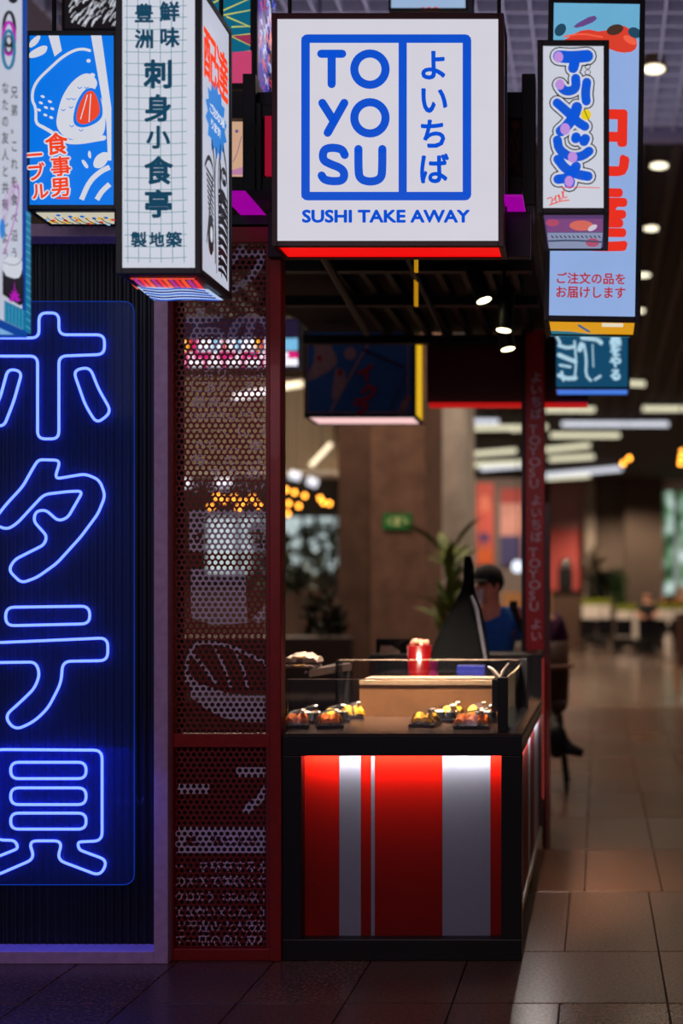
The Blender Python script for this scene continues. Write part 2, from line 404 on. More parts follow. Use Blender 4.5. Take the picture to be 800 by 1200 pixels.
# left distance: bulkhead, window, planter wall
YL = 20.0
slab('bulkhead', 'pale tan plaster bulkhead high on the left of the hall', 'wall', -180, 392, 440, 551, YL, 1.5, mat('tan_plaster', (150, 132, 108), .8, var=.12, scale=.6))
slab('bulkhead_ledge', 'thin pale ledge running under the tan bulkhead', 'ledge', -180, 392, 551, 556, YL - .15, .3, mat('ledge_white', (176, 170, 160), .6))
wl = root('window_2', 'bright window behind dark foliage on the left', None, (PX(300, 24), 24, 0), kind='structure')
bx('window_view', wl, PX(243, 24), PX(396, 24), 24, 24.05, PZ(672, 24), PZ(606, 24), lit('daylight', (196, 214, 214), .85, .2))
for i in range(5):
    x = 240 + 38 * i; bx('mullion', wl, PX(x, 24), PX(x + 3, 24), 23.9, 24, PZ(690, 24), PZ(606, 24), BLACK)
bx('wall_partition', None, PX(-200, 24), PX(396, 24), 24.06, 24.3, 0, PZ(556, 24), DARKW, kind='structure')
bx('trim_1', None, PX(-200, 23.5), PX(396, 23.5), 23.5, 23.8, 0, PZ(690, 23.5), mat('dado_brown', (66, 46, 38), .8), kind='structure')
t = root('banquette', 'long dark brown upholstered banquette behind the glass case at left', 'bench', (PX(300, 10.5), 10.5, 0))
BQ = mat('banquette_brown', (48, 32, 28), .6, bump=.1); xa, xb = PX(150, 10.5), PX(399, 10.5)
bx('base', t, xa, xb, 10.5, 11.1, 0, .4, BQ, .01); bx('backrest', t, xa, xb, 10.95, 11.1, .4, PZ(748, 10.5), BQ, .02)
for i in range(6): bx('cushion', t, xa + (xb - xa) * i / 6 + .005, xa + (xb - xa) * (i + 1) / 6 - .005, 10.48, 10.95, .4, .52, BQ, .03)
def bush(name, label, cx, cz, Y, rx, rz, n, mt, leaf=.12, group=None, stem=True):
    t = root(name, label, 'plant', (cx, Y, 0), group); mb = MB(); rnd = random.Random(int(abs(cx) * 1000 + cz * 77))
    for i in range(n):
        a_, b_ = rnd.uniform(0, 2 * PI), rnd.random() ** .5; p = Vector((cx + rx * b_ * math.cos(a_), Y + rnd.uniform(-rx, rx) * .5, cz + rz * b_ * math.sin(a_)))
        d = Vector((rnd.uniform(-1, 1), rnd.uniform(-1, 1), rnd.uniform(-.3, 1))).normalized(); s_ = d.cross(Vector((rnd.random(), .3, rnd.random()))).normalized()
        l = leaf * rnd.uniform(.6, 1.4)
        mb.add([p, p + d * l * .5 + s_ * l * .25, p + d * l, p + d * l * .5 - s_ * l * .25], [(0, 1, 2, 3)], mt)
    o = mb.build('foliage', t, kind='stuff')
    if stem: MB().tube([(cx, Y, .28), (cx + .02, Y, cz * .6), (cx, Y, cz)], [.03, .02, .012], mat('bark', (50, 40, 30), .9)).build('stem', t)
    MB().lathe([(.14, 0), (.17, .02), (.2, .3), (.18, .3)], cx, Y, mat('dark_pot', (34, 32, 30), .7)).build('pot', t)
    return t
bush('potted_tree', 'dark leafy tree against the bright left window, nearest the column', PX(374, 21), PZ(650, 21), 21, .42, .6, 260, DKGREEN, .22)
bush('potted_tree', 'dark leafy tree against the bright left window, seen through red perforated sheet', PX(312, 19.6), PZ(655, 19.6), 19.6, .32, .62, 420, DKGREEN, .22)
bush('potted_bush', 'low black-green bush at the foot of the concrete column', PX(378, 11.45), PZ(735, 11.45), 11.45, .2, .34, 300, DKGREEN, .12)
bush('potted_tree', 'low dark tree edging the window behind the red post', PX(348, 16), PZ(680, 16), 16, .14, .2, 120, DKGREEN, .2)
# upright plant with large leaves in front of the pale column
cx, Y = PX(528, 10), 10.0
t = root('potted_plant', 'tall plant with upright yellow-green leaves before the pale column', 'plant', (cx, Y, 0))
MB().lathe([(.13, 0), (.17, .02), (.2, .42), (.17, .42)], cx, Y, mat('clay_pot', (120, 98, 84), .8)).build('pot', t)
MB().tube([(cx, Y, .4), (cx + .02, Y, 1.1), (cx, Y, 1.9)], [.025, .02, .01], mat('bark', (50, 40, 30), .9)).build('stem', t)
lm = MB(); lw = [0, .035, .05, .04, 0]; cv = [0, .02, .05, .1, .2]
lm.add([(sx * lw[i], -cv[i], i * .11) for i in range(5) for sx in (-1, 1)], [(2 * i, 2 * i + 1, 2 * i + 3, 2 * i + 2) for i in range(4)], mat('yellow_green_leaf', (104, 122, 44), .6, var=.4, scale=5), True)
lf = lm.build('leaf', None)
for i in range(38):
    o = lf if i == 0 else lf.copy()
    if i: C.objects.link(o)
    o.parent = t; z = random.uniform(1.0, 1.85)
    o.location = (random.uniform(-.05, .05), random.uniform(-.05, .05), z); o.rotation_euler = (random.uniform(.1, .9), random.uniform(-.2, .2), random.uniform(0, 2 * PI)); s_ = random.uniform(.7, 1.15); o.scale = (s_, s_, s_)

# ------------------------------------------------------------------ ceiling lamps
def downlight(x, y, label, r=.075):
    Y = (CEIL - .02 - H) * F / (VY - y); X = PX(x, Y)
    t = root('downlight', label, 'ceiling light', (X, Y, CEIL - .03), 'recessed round downlights')
    MB().lathe([(r * 1.25, CEIL - .045), (r * 1.25, CEIL - .03), (r * 1.05, CEIL + .04)], X, Y, mat('brass_ring', (120, 96, 70), .4, .6), 20).build('housing', t)
    MB().lathe([(r, CEIL - .05), (r, CEIL - .046)], X, Y, WARM, 20).build('lens', t)
    lamp('bulb', 'SPOT', (X, Y, CEIL - .08), 40, (1, .8, .55), .06, cone=1.5, parent=t)
for x, y, l in ((766, 77, 'round downlight in the white grid, top right'), (772, 191, 'round downlight just below the lilac ceiling edge'), (763, 265, 'warm downlight, second below the ceiling edge'),
                (754, 320, 'warm downlight beside the red notice text of the tall sign'), (750, 362, 'small warm downlight peeking out by the yellow sign base')):
    downlight(x, y, l, .085 if y < 150 else .085)
bars = [(639, 697, 480, 480), (658, 783, 497, 497), (645, 726, 510, 510), (640, 690, 527, 522), (644, 695, 538, 535), (640, 727, 557, 549), (641, 690, 560, 557), (735, 755, 449, 450), (753, 830, 479, 479),
        (508, 584, 494, 494), (534, 614, 502, 501), (542, 604, 533, 528), (542, 612, 545, 542), (564, 614, 549, 545), (508, 530, 481, 481), (600, 640, 503, 500)]
bl = ['just under the blue sign', 'longest of the right side, under the blue sign', 'second below the blue sign', 'tilted, touching the red post, upper', 'tilted, touching the red post, lower', 'long tilted one above the pink shutter', 'short one hugging the red post above the shutter',
      'short stub right of the blue sign', 'cut by the right frame edge', 'right of the concrete column, uppermost long one', 'second right of the concrete column', 'third right of the concrete column', 'fourth right of the concrete column', 'fifth, low beside the post',
      'short one under the dark red header', 'half hidden behind the red post']
for i, ((x0, x1, ya, yb_), l) in enumerate(zip(bars, bl)):
    z = CEIL - .18; Ya = (z - H) * F / (VY - ya); Yb = (z - H) * F / (VY - yb_)
    p, q = Vector((PX(x0, Ya), Ya, z)), Vector((PX(x1, Yb), Yb, z))
    t = root('linear_lamp', 'white linear ceiling lamp, ' + l, 'ceiling light', p, 'linear lamps under the dark ceiling')
    MB().tube([p, q], .045 * Ya / 24 + .01, COOL if i in (1, 9, 13, 5) else lit('soft_white', (236, 230, 196), 1.1), 10).build('tube', t)
    MB().tube([p + Vector((0, 0, .07)), q + Vector((0, 0, .07))], .03, BLACK, 4).build('rail', t)
    for k in (.15, .85): MB().cyl(p.lerp(q, k) + Vector((0, 0, .07)), p.lerp(q, k) + Vector((0, 0, .18)), .008, BLACK, n=6).build('hanger', t)
# tilted lamp and disc lamps on the left
Y = 17.0; Y0_ = Y
for (x0, y0, x1, y1, l, r) in ((364, 546, 388, 520, 'slanting cream tube lamp left of the concrete column', .035), (340, 556, 351, 559, 'short white oval lamp nearest the red pole', .07), (361, 563, 371, 567, 'short white oval lamp under the slanting tube', .07),
        (327, 454, 354, 450, 'white tube lamp left of the hanging blue picture', .045), (207, 431, 224, 430, 'short white lamp behind the left edge of the perforated sheet, upper', .05), (274, 466, 312, 459, 'white tube lamp behind the perforated sheet, near the red pole', .05), (206, 568, 222, 566, 'white tube lamp behind the left edge of the perforated sheet, lower', .06), (254, 567, 270, 565, 'short white lamp behind the middle of the perforated sheet', .06)):
    Y = {207: 17.5, 340: 17.3, 361: 17.0, 364: 16.6}.get(x0, 17.0); t = root('tube_lamp', l, 'lamp', (PX(x0, Y), Y, PZ(y0, Y))); p, q = Vector((PX(x0, Y), Y, PZ(y0, Y))), Vector((PX(x1, Y), Y, PZ(y1, Y)))
    MB().tube([p, q], r, lit('cream', (250, 232, 196), 1.5) if r < .05 else COOL, 10).build('tube', t)
    MB().cyl(p.lerp(q, .5), (p.lerp(q, .5).x, Y, CEIL), .006, BLACK, n=6).build('cord', t)
BULB = lit('amber_bulb', (255, 160, 50), 7)
A_, B_, D_, E_ = 'left of the concrete column', 'seen through the perforated red sheet', 'above the brown pier at right', 'at the right frame edge'
blist = [(335, 574, 'hugging the red pole, upper row', A_), (345, 577, 'second from the red pole, upper row', A_), (357, 581, 'dim third from the red pole, upper row', A_), (338, 590, 'hugging the red pole, middle row', A_), (350, 593, 'second from the red pole, middle row', A_),
         (337, 602, 'lowest one, hugging the red pole', A_), (375, 584, 'leftmost of the overlapping trio', A_), (379, 589, 'brightest, centre of the overlapping trio', A_), (386, 590, 'rightmost of the overlapping trio', A_),
         (254, 582, 'leftmost of the upper line', B_), (262, 586, 'second of the upper line', B_), (274, 584, 'middle of the upper line', B_), (285, 588, 'fourth of the upper line', B_), (296, 584, 'fifth of the upper line', B_), (303, 592, 'rightmost one', B_),
         (730, 543, 'dimmer left one of a pair', D_), (737, 537, 'brighter right one of a pair', D_), (797, 543, 'lowest of three', E_), (798, 536, 'middle of three', E_), (799, 529, 'topmost of three', E_), (247, 594, 'lower left one', B_), (280, 596, 'lowest in the middle', B_)]
for i, (x, y, which, wh) in enumerate(blist):
    Y = 18.6 + (i % 3) * .3; c = Vector((PX(x, Y), Y, PZ(y, Y))); lb = 'amber pendant bulb ' + wh + ', ' + which
    t = root('pendant_bulb', lb, 'lamp', c, 'amber bulbs ' + wh)
    MB().ell(c, (.035, .035, .04), BULB, 8, 6).build('bulb', t); MB().cyl(c, (c.x, Y, CEIL), .004, BLACK, n=5).build('cord', t)

# ------------------------------------------------------------------ far furniture, right
def planter(x0, x1, yt, yb_, Y, label):
    t = root('planter_box', label, 'planter', (PX((x0 + x1) / 2, Y), Y, 0)); X0, X1 = PX(x0, Y), PX(x1, Y); z0, z1 = PZ(yb_, Y), PZ(yt, Y)
    bx('front_panel', t, X0, X1, Y, Y + .05, z0, z1, WHITE, .01)
    bx('body', t, X0, X1, Y + .05, Y + .6, max(0, z0 - .2), z1 - .05, BLACK)
    for x in (X0 + .06, X1 - .06): bx('leg', t, x - .04, x + .04, Y + .02, Y + .58, 0, z0, BLACK)
    bx('divider', t, X0 + (X1 - X0) * .68, X0 + (X1 - X0) * .72, Y - .02, Y, z0, z1, BLACK)
    mb = MB(); rnd = random.Random(int(x0))
    for i in range(400):
        p = Vector((rnd.uniform(X0, X1), rnd.uniform(Y, Y + .6), z1 - .03)); a_ = rnd.uniform(0, PI)
        mb.add([p - Vector((.02, 0, 0)), p + Vector((.02, 0, 0)), p + Vector((rnd.uniform(-.1, .1), rnd.uniform(-.05, .05), rnd.uniform(.1, .24)))], [(0, 1, 2)], GRASS)
    mb.build('grass', t, kind='stuff')
planter(682, 714, 709, 726, 30, 'white fronted planter box, leftmost of three far on the right')
planter(722, 748, 716, 749, 30, 'white fronted planter box, middle of three and reaching lowest')
planter(763, 802, 714, 733, 30, 'wide white fronted planter box beneath the bright window')
t = root('service_counter', 'brown service counter far behind, right of the red post', 'counter', (PX(660, 31), 31, 0))
bx('body', t, PX(644, 31), PX(683, 31), 31, 32, 0, PZ(694, 31), mat('counter_brown', (82, 58, 44), .6)); bx('top', t, PX(643, 31), PX(684, 31), 30.9, 32.1, PZ(694, 31), PZ(692, 31), BLACK)
t = root('coffee_machine', 'dark coffee machine with a shiny dome on the far brown counter', 'machine', (PX(662, 31.5), 31.5, PZ(692, 31)))
bx('body', t, PX(654, 31.5), PX(671, 31.5), 31.2, 31.8, PZ(692, 31), PZ(664, 31.5), BLACK, .05); MB().ell((PX(663, 31.5), 31.5, PZ(661, 31.5)), (.16, .16, .16), STEEL).build('dome', t)
bush('bushy_plant', 'dark green bush behind the leftmost white planter', PX(705, 33.2), PZ(688, 33.2), 33.2, .42, .42, 380, DKGREEN, .25)
bush('bushy_plant', 'pale feathery grass plume in front of the taupe curtain', PX(694, 35), PZ(662, 35), 35, .25, .4, 160, mat('dry_grass', (160, 146, 126), .8), .25)
bush('bushy_plant', 'slim green plant between the first two white planters', PX(724, 31.5), PZ(690, 31.5), 31.5, .16, .5, 200, GREEN, .2)
def chair(x, Y, label, s=1.0, face=1):
    X = PX(x, Y); t = root('dining_chair', label, 'chair', (X, Y, 0), 'dark dining chairs at the far tables')
    bx('seat', t, X - .21, X + .21, Y - .2, Y + .2, .44, .48, BLACKG, .01); bx('backrest', t, X - .2, X + .2, Y + face * .19, Y + face * .22, .5, .92, BLACKG, .01)
    for a_ in (-.18, .18):
        for c in (-.17, .17): MB().cyl((X + a_, Y + c, .45), (X + a_ * 1.15, Y + c * 1.15, 0), .014, BLACK, n=8).build('leg', t)
for x, Y, l in ((688, 28, 'black dining chair before the leftmost white planter'), (709, 28, 'black dining chair right below the leftmost white planter'), (731, 27.4, 'black dining chair before the middle white planter'), (757, 27.5, 'black dining chair between middle and wide planters'),
                (772, 27, 'black dining chair under the left end of the wide planter'), (795, 27, 'black dining chair under the right end of the wide planter')): chair(x, Y, l)
t = root('tall_jar', 'small white vase glinting beneath the wide white planter', 'vase', (PX(783, 27), 27, 0))
MB().lathe([(.06, 0), (.1, .1), (.1, .45), (.05, .6), (.06, .62)], PX(783, 26.4), 26.4, WHITE).build('body', t)

# ------------------------------------------------------------------ people
def person(label, loc, scale, turn, joints, shirt, hair, trousers, extra=None):
    """joints: dict of positions (person space, metres, facing -Y); one continuous skinned body"""
    t = root('person', label, 'person', loc); t.rotation_euler = (0, 0, turn); t.scale = (scale,) * 3
    ORG[t.name] = Vector()
    J = joints
    def skin(name, verts, edges, rad, mt, rootv=0, sub=2):
        me = bpy.data.meshes.new(name); me.from_pydata(verts, edges, []); me.materials.append(mt)
        o = bpy.data.objects.new(name, me); C.objects.link(o)
        sk = o.modifiers.new('s', 'SKIN'); sk.use_smooth_shade = True
        for i, r in enumerate(rad): me.skin_vertices[0].data[i].radius = (r if isinstance(r, tuple) else (r, r))
        me.skin_vertices[0].data[rootv].use_root = True
        sb = o.modifiers.new('b', 'SUBSURF'); sb.levels = sb.render_levels = sub
        dg = bpy.context.evaluated_depsgraph_get(); m2 = bpy.data.meshes.new_from_object(o.evaluated_get(dg)); bpy.data.objects.remove(o)
        o = bpy.data.objects.new(name, m2); C.objects.link(o); o.parent = t; ORG[o.name] = Vector(); return o
    V = []; E = []; R = []; idx = {}
    def add(k, p, r, par=None):
        idx[k] = len(V); V.append(p); R.append(r)
        if par: E.append((idx[par], idx[k]))
    add('pelvis', J['pelvis'], .15); add('waist', J['waist'], .13, 'pelvis'); add('chest', J['chest'], (.17, .12), 'waist'); add('neck', J['neck'], .06, 'chest')
    hd = Vector(J['head']); nk = Vector(J['neck'])
    add('jaw', tuple(nk.lerp(hd, .45)), .062, 'neck'); add('skull', tuple(hd), (.082, .098), 'jaw'); add('crown', tuple(hd + Vector((0, .01, .075))), (.06, .07), 'skull')
    for s_ in 'lr':
        add('sh' + s_, J['sh' + s_], .06, 'chest'); add('el' + s_, J['el' + s_], .043, 'sh' + s_); add('wr' + s_, J['wr' + s_], .027, 'el' + s_)
        wv = Vector(J['wr' + s_]); dv = (wv - Vector(J['el' + s_])).normalized()
        add('pa' + s_, tuple(wv + dv * .07), (.036, .02), 'wr' + s_)
        add('hip' + s_, J['hip' + s_], .09, 'pelvis'); add('kn' + s_, J['kn' + s_], .06, 'hip' + s_); add('an' + s_, J['an' + s_], .04, 'kn' + s_)
    skin('body', V, E, R, SKIN)
    # fingers
    for s_ in 'lr':
        wv = Vector(J['wr' + s_]); dv = (wv - Vector(J['el' + s_])).normalized(); sd = dv.cross(Vector((0, 1, .2))).normalized(); up = sd.cross(dv)
        hm = MB()
        for k, ln in enumerate((.068, .076, .07, .056)):
            p = wv + dv * .085 + sd * (k - 1.5) * .018
            hm.tube([p - dv * .02, p + dv * ln * .5 + up * .006, p + dv * ln * .8 + up * .025, p + dv * ln * .9 + up * .045], [.009, .0085, .008, .005], SKIN, 8)
        p = wv + dv * .03 - sd * .025; hm.tube([p, p - sd * .025 + dv * .03, p - sd * .03 + dv * .055 + up * .015], [.011, .01, .007], SKIN, 8); hm.build('fingers', t)
    fd = Vector((math.sin(J.get('yaw', 0)), -math.cos(J.get('yaw', 0)), 0)); rt = Vector((-fd.y, fd.x, 0))
    fm = MB(); fm.ell(hd + fd * .1 + Vector((0, 0, -.02)), (.014, .018, .024), SKIN, 8, 6)
    for q in (-1, 1): MB().ell(hd + rt * q * .083 + Vector((0, 0, -.01)), (.012, .018, .03), SKIN, 8, 6).build('ear', t)
    fm.build('nose', t)
    for q in (-1, 1): MB().ell(hd + fd * .088 + rt * q * .032 + Vector((0, 0, .012)), (.011, .011, .007), mat('eye_dark', (30, 22, 20), .3), 8, 6).build('eye', t)
    MB().tube([hd + fd * .088 + rt * -.024 + Vector((0, 0, -.062)), hd + fd * .097 + Vector((0, 0, -.064)), hd + fd * .088 + rt * .024 + Vector((0, 0, -.062))], [.004, .007, .004], mat('lip', (150, 80, 74), .5)).build('mouth', t)
    # shirt: wider skin over torso and upper arms
    ks = ['pelvis', 'waist', 'chest', 'shl', 'ell', 'shr', 'elr']; V2 = [J[k] for k in ks]
    V2 += [tuple(Vector(J['sh' + s_]).lerp(Vector(J['el' + s_]), .75)) for s_ in 'lr']
    V2 = [J['pelvis'], J['waist'], J['chest'], J['shl'], V2[7], J['shr'], V2[8], tuple(Vector(J['chest']).lerp(nk, .15))]
    skin('shirt', V2, [(0, 1), (1, 2), (2, 3), (3, 4), (2, 5), (5, 6), (2, 7)], [.165, .15, (.19, .14), .075, .06, .07, .06, .08], shirt)
    V3 = [J['pelvis'], J['hipl'], J['knl'], J['anl'], J['hipr'], J['knr'], J['anr']]
    skin('trousers', V3, [(0, 1), (1, 2), (2, 3), (0, 4), (4, 5), (5, 6)], [.16, .105, .075, .055, .105, .075, .055], trousers)
    for s_ in 'lr':
        an = Vector(J['an' + s_]); MB().ell(an + Vector((0, -.07, -.03)), (.045, .13, .045), BLACKG).build('shoe', t)
    hm = MB()
    if hair == 'long':
        HM = mat('blond_hair', (176, 140, 108), .6, var=.3)
        hm.ell(hd + Vector((0, .012, .03)) - fd * .012, (.1, .112, .1), HM); hm.tube([hd - fd * .07, hd - fd * .1 + Vector((0, 0, -.15)), hd - fd * .11 + Vector((0, 0, -.36))], [.09, .085, .03], HM, 12); hm.build('hair', t)
    else:
        hm.ell(hd + Vector((0, 0, .03)) - fd * .03, (.088, .098, .094), hair); hm.build('hair', t)
    if extra: extra(t, hd, fd, rt)
    return t
STAND = dict(pelvis=(0, 0, .95), waist=(0, 0, 1.1), chest=(0, -.01, 1.33), neck=(0, 0, 1.47), head=(0, -.03, 1.62), shl=(.18, 0, 1.42), shr=(-.18, 0, 1.42), ell=(.24, .02, 1.13), elr=(-.24, .02, 1.13),
             wrl=(.2, -.14, .93), wrr=(-.2, -.14, .93), hipl=(.09, 0, .9), hipr=(-.09, 0, .9), knl=(.1, -.02, .5), knr=(-.1, -.02, .5), anl=(.1, 0, .08), anr=(-.1, 0, .08))
def staff_extra(t, hd, fd, rt):
    CAP = mat('black_cap', (22, 22, 24), .75); m = MB(); rings = []
    for i in range(7):
        a_ = i / 6 * PI / 2 * .97
        rings.append([hd + Vector((.104 * math.cos(a_) * math.cos(2 * PI * k / 18), .116 * math.cos(a_) * math.sin(2 * PI * k / 18), .038 + .105 * math.sin(a_))) for k in range(18)])
    m.ring(rings, CAP); m.build('cap_crown', t)
    m = MB(); P = []
    for r_ in (.085, .19):
        for k in range(9):
            a_ = (k - 4) / 4 * .8; P.append(hd + (fd * math.cos(a_) + rt * math.sin(a_) * .8) * r_ + Vector((0, 0, .045 - (.02 if r_ > .1 else 0))))
    m.add(P + [p - Vector((0, 0, .006)) for p in P], [(k, k + 1, 10 + k, 9 + k) for k in range(8)] + [(k + 19, k + 18, 27 + k, 28 + k) for k in range(8)] + [(9 + k, 10 + k, 28 + k, 27 + k) for k in range(8)], CAP, True); m.build('cap_brim', t)
    m = MB(); MK = mat('white_mask', (235, 232, 235), .8); rings = []
    for i in range(5):
        z = -.02 - i * .022; rr = .098 + .012 * math.sin(i / 4 * PI)
        rings.append([hd + (fd * math.cos((k - 4) * .2 - .35) + rt * math.sin((k - 4) * .2 - .35)) * rr * (1.06 if k == 4 else 1) + Vector((0, 0, z)) for k in range(9)])
    m.add([p for r_ in rings for p in r_], [(i * 9 + k, i * 9 + k + 1, i * 9 + k + 10, i * 9 + k + 9) for i in range(4) for k in range(8)], MK, True); m.build('face_mask', t)
    tag(t.children[-1], 'white mask over nose and mouth')
J = dict(STAND); J.update(head=(-.02, -.05, 1.55), neck=(0, 0, 1.40), chest=(0, -.01, 1.25), shl=(.18, 0, 1.35), shr=(-.18, 0, 1.35), ell=(.28, -.12, 1.12), wrl=(.23, -.22, 1.27), elr=(-.25, -.05, 1.08), wrr=(-.14, -.2, 1.0), yaw=-.65)
YP = 7.25
ps = person('staff member in black cap and blue t-shirt behind the counter, head turned left', (PX(576, YP), YP, 0), .985, 0, J, mat('blue_shirt', (26, 104, 196), .8), mat('dark_hair', (34, 26, 24), .6), BLACK, staff_extra)
t = root('handset', 'black handset held up in the hand beside the red post', 'handset', (PX(603, 6.98), 6.98, 1.35))
m = MB(); m.tube([(PX(612, 6.98), 6.98, PZ(742, 6.98)), (PX(605, 6.98), 6.98, PZ(722, 6.98)), (PX(600, 6.98), 6.98, PZ(708, 6.98))], [.016, .02, .024], BLACK, 10); m.build('grip', t)
bx('head', t, PX(597, 6.98), PX(606, 6.98), 6.95, 7.01, PZ(716, 6.98), PZ(704, 6.98), BLACKG, .008)
SIT = dict(pelvis=(0, 0, .72), waist=(0, 0, .86), chest=(0, -.02, 1.06), neck=(0, 0, 1.2), head=(0, -.03, 1.35), shl=(.17, 0, 1.15), shr=(-.17, 0, 1.15), ell=(.22, -.08, .9), elr=(-.22, -.08, .9), wrl=(.14, -.3, .88), wrr=(-.14, -.3, .88),
           hipl=(.09, -.02, .7), hipr=(-.09, -.02, .7), knl=(.1, -.42, .7), knr=(-.1, -.42, .68), anl=(.06, -.4, .28), anr=(-.08, -.5, .3))
YS = 8.6
person('long haired guest in purple top seated on brown chair, mostly hidden by the red post', (PX(627, YS), YS + .05, .12), 1, PI, SIT, mat('plum_shirt', (84, 36, 76), .8), 'long', BLACK)
t = root('bar_chair', 'brown leather bar chair with thin black legs, right of the red post', 'chair', (PX(628, YS), YS, 0))
X = PX(628, YS)
bx('seat', t, X - .24, X + .24, YS - .2, YS + .28, .60, .68, BROWN, .03)
mb = MB(); n = 16; rg = []
for z, r_ in ((.56, .2), (.66, .245), (.85, .255), (1.12, .24)):
    rg.append([(X + r_ * math.cos(PI * k / n), YS + .02 - r_ * math.sin(PI * k / n), z) for k in range(n + 1)])
mb.add([p for r_ in rg for p in r_], [(i * (n + 1) + k, i * (n + 1) + k + 1, (i + 1) * (n + 1) + k + 1, (i + 1) * (n + 1) + k) for i in range(3) for k in range(n)], BROWN, True)
o = mb.build('backrest', t); s_ = o.modifiers.new('s', 'SOLIDIFY'); s_.thickness = .03; s_.offset = 1
MB().tube([(X + .275 * math.cos(PI * k / n), YS + .02 - .275 * math.sin(PI * k / n), .93) for k in range(n + 1)], .016, mat('tan_arm', (150, 104, 88), .5)).build('armrest', t)
for a_ in (-.17, .17):
    for c in (-.15, .2): MB().cyl((X + a_, YS + c, .62), (X + a_ * 1.4, YS + c * 1.4, 0), .016, BLACK, n=8).build('leg', t)
t = root('shoulder_bag', 'black bag hanging below the brown bar chair, its strap sticking out', 'bag', (PX(656, 8.1), 8.1, .3))
mb = MB(); mb.ell((PX(652, 8.1), 8.1, .42), (.08, .08, .13), BLACK); mb.tube([(PX(640, 8.1), 8.4, .64), (PX(648, 8.1), 8.15, .5), (PX(666, 8.1), 8.1, .36), (PX(683, 8.1), 8.1, .33)], [.012, .05, .05, .03], BLACK); mb.build('body', t)
for x, y, c, l in ((776, 700, mat('dark_hair', (34, 26, 24)), 'dark haired guest seated far behind the wide white planter'), (797, 690, mat('auburn_hair', (96, 56, 34), .6), 'auburn haired guest at the right frame edge, far back'), (758, 696, mat('dark_hair', (34, 26, 24)), 'guest in black seated between the middle and wide planters')):
    Y = 29.0 if x == 758 else (32.2 if x == 776 else 31.9); z = PZ(y, Y); person(l, (PX(x, Y), Y, 0), z / 1.4, 0, SIT, BLACK if x != 797 else mat('ochre_top', (150, 96, 60), .8), c, BLACK)
for x in (776, 797, 758):
    Y = (29.0 if x == 758 else (32.2 if x == 776 else 31.9)) + .05; bx('stool', None, PX(x, Y) - .2, PX(x, Y) + .2, Y - .2, Y + .2, 0, .5, BLACK, .03, label='black block stool under the far guest ' + {776: 'with dark hair', 797: 'with auburn hair', 758: 'in black'}[x], cat='stool')
t = root('armchair', 'brown chair cut by the right frame edge, in the walkway', 'chair', (PX(812, 17), 17, 0))
Xc = PX(812, 17); bx('backrest', t, Xc - .25, Xc + .25, 17, 17.06, .42, PZ(718, 17), BROWN, .03); bx('seat', t, Xc - .25, Xc + .25, 17.06, 17.5, .4, .48, BROWN, .03)
for a_ in (-.22, .22):
    for c in (.04, .44): MB().cyl((Xc + a_, 17 + c, .42), (Xc + a_, 17 + c, 0), .02, WOOD).build('leg', t)
# ================================================================== THE KIOSK
YF = 4.5; YB = 6.6
XL, XR = PX(315, YF), -.303
# perforated partition
pt = root('perforated_partition', 'tall dark red perforated metal partition printed with pale lilac writing', 'partition', (PX(260, YF), YF, 0))
X0, X1 = PX(197, YF), PX(316, YF)
m = MB()
m.box(X0, PX(203, YF), YF, YF + .05, 0, PZ(262, YF), RED); m.build('stile', pt, .003)
for ya, yb_ in ((262, 284), (860, 876), (1112, 1126)): bx('rail', pt, PX(203, YF), X1, YF, YF + .05, PZ(yb_, YF) if yb_ < 1120 else 0, PZ(ya, YF), RED, .003)
bx('stile', pt, PX(311, YF), X1, YF + .001, YF + .05, 0, PZ(285, YF), REDD, .002)
# printed pattern used as mask for the perforated sheets
a = Art(front(0)); a.f = lambda x, y: Vector((x, -y, 0)); a.n = Vector((0, 0, 0)); pm = PRINT
a.text('ク', 284, 312, 70, pm, .02); a.text('ち', 240, 386, 58, pm, .04); a.text('の', 292, 388, 60, pm, .045)
for i, (s_, y) in enumerate((('じまり、こに', 435), ('にあり…ると', 452), ('最高の…（', 470), ('1900年代はクラム）', 487), ('ー、ー、し、る', 504), ('でも…、様、', 521), ('毎…の…と', 538), ('…てため、', 554), ('ずら歴べいく', 570))):
    a.fit(s_, 222, y - 7, 312, y + 7, pm, .012)
a.build_mask = None
box_text = Art(front(0)); box_text.f = a.f; box_text.n = a.n
box_text.fit('マグロ水分', 230, 600, 310, 616, pm, .02); box_text.text('可', 298, 632, 20, pm, .03); box_text.text('の', 233, 630, 18, pm, .03)
solid = Art(front(0)); solid.f = a.f; solid.n = a.n
solid.rect(219, 597, 313, 646, pm)
a.fill([(221, 667), (285, 667), (288, 730), (248, 733), (222, 724)], pm); a.fill([(313, 703), (313, 722), (302, 731), (293, 726)], pm)
a.stroke([(217, 800), (216, 775), (225, 755), (242, 752), (270, 758), (290, 768), (312, 778)], 4, pm); a.fill([(217, 785), (228, 800), (245, 806), (262, 812), (280, 815), (311, 815), (311, 847), (285, 847), (260, 842), (240, 832), (222, 818)], pm)
a.stroke([(248, 755), (260, 780), (268, 805)], 3, pm); a.stroke([(272, 759), (282, 780), (288, 805)], 3, pm); a.stroke([(222, 765), (235, 780), (250, 800)], 4, pm); a.stroke([(305, 775), (313, 780), (313, 845), (307, 845)], 5, pm)
a.rect(206, 920, 243, 931, pm); a.rect(275, 900, 314, 911, pm); a.stroke([(313, 922), (305, 935), (287, 950)], 10, pm); a.rect(202, 971, 314, 1001, pm)
box_text.fit('鰹、海と水分', 215, 980, 300, 993, pm, .02)
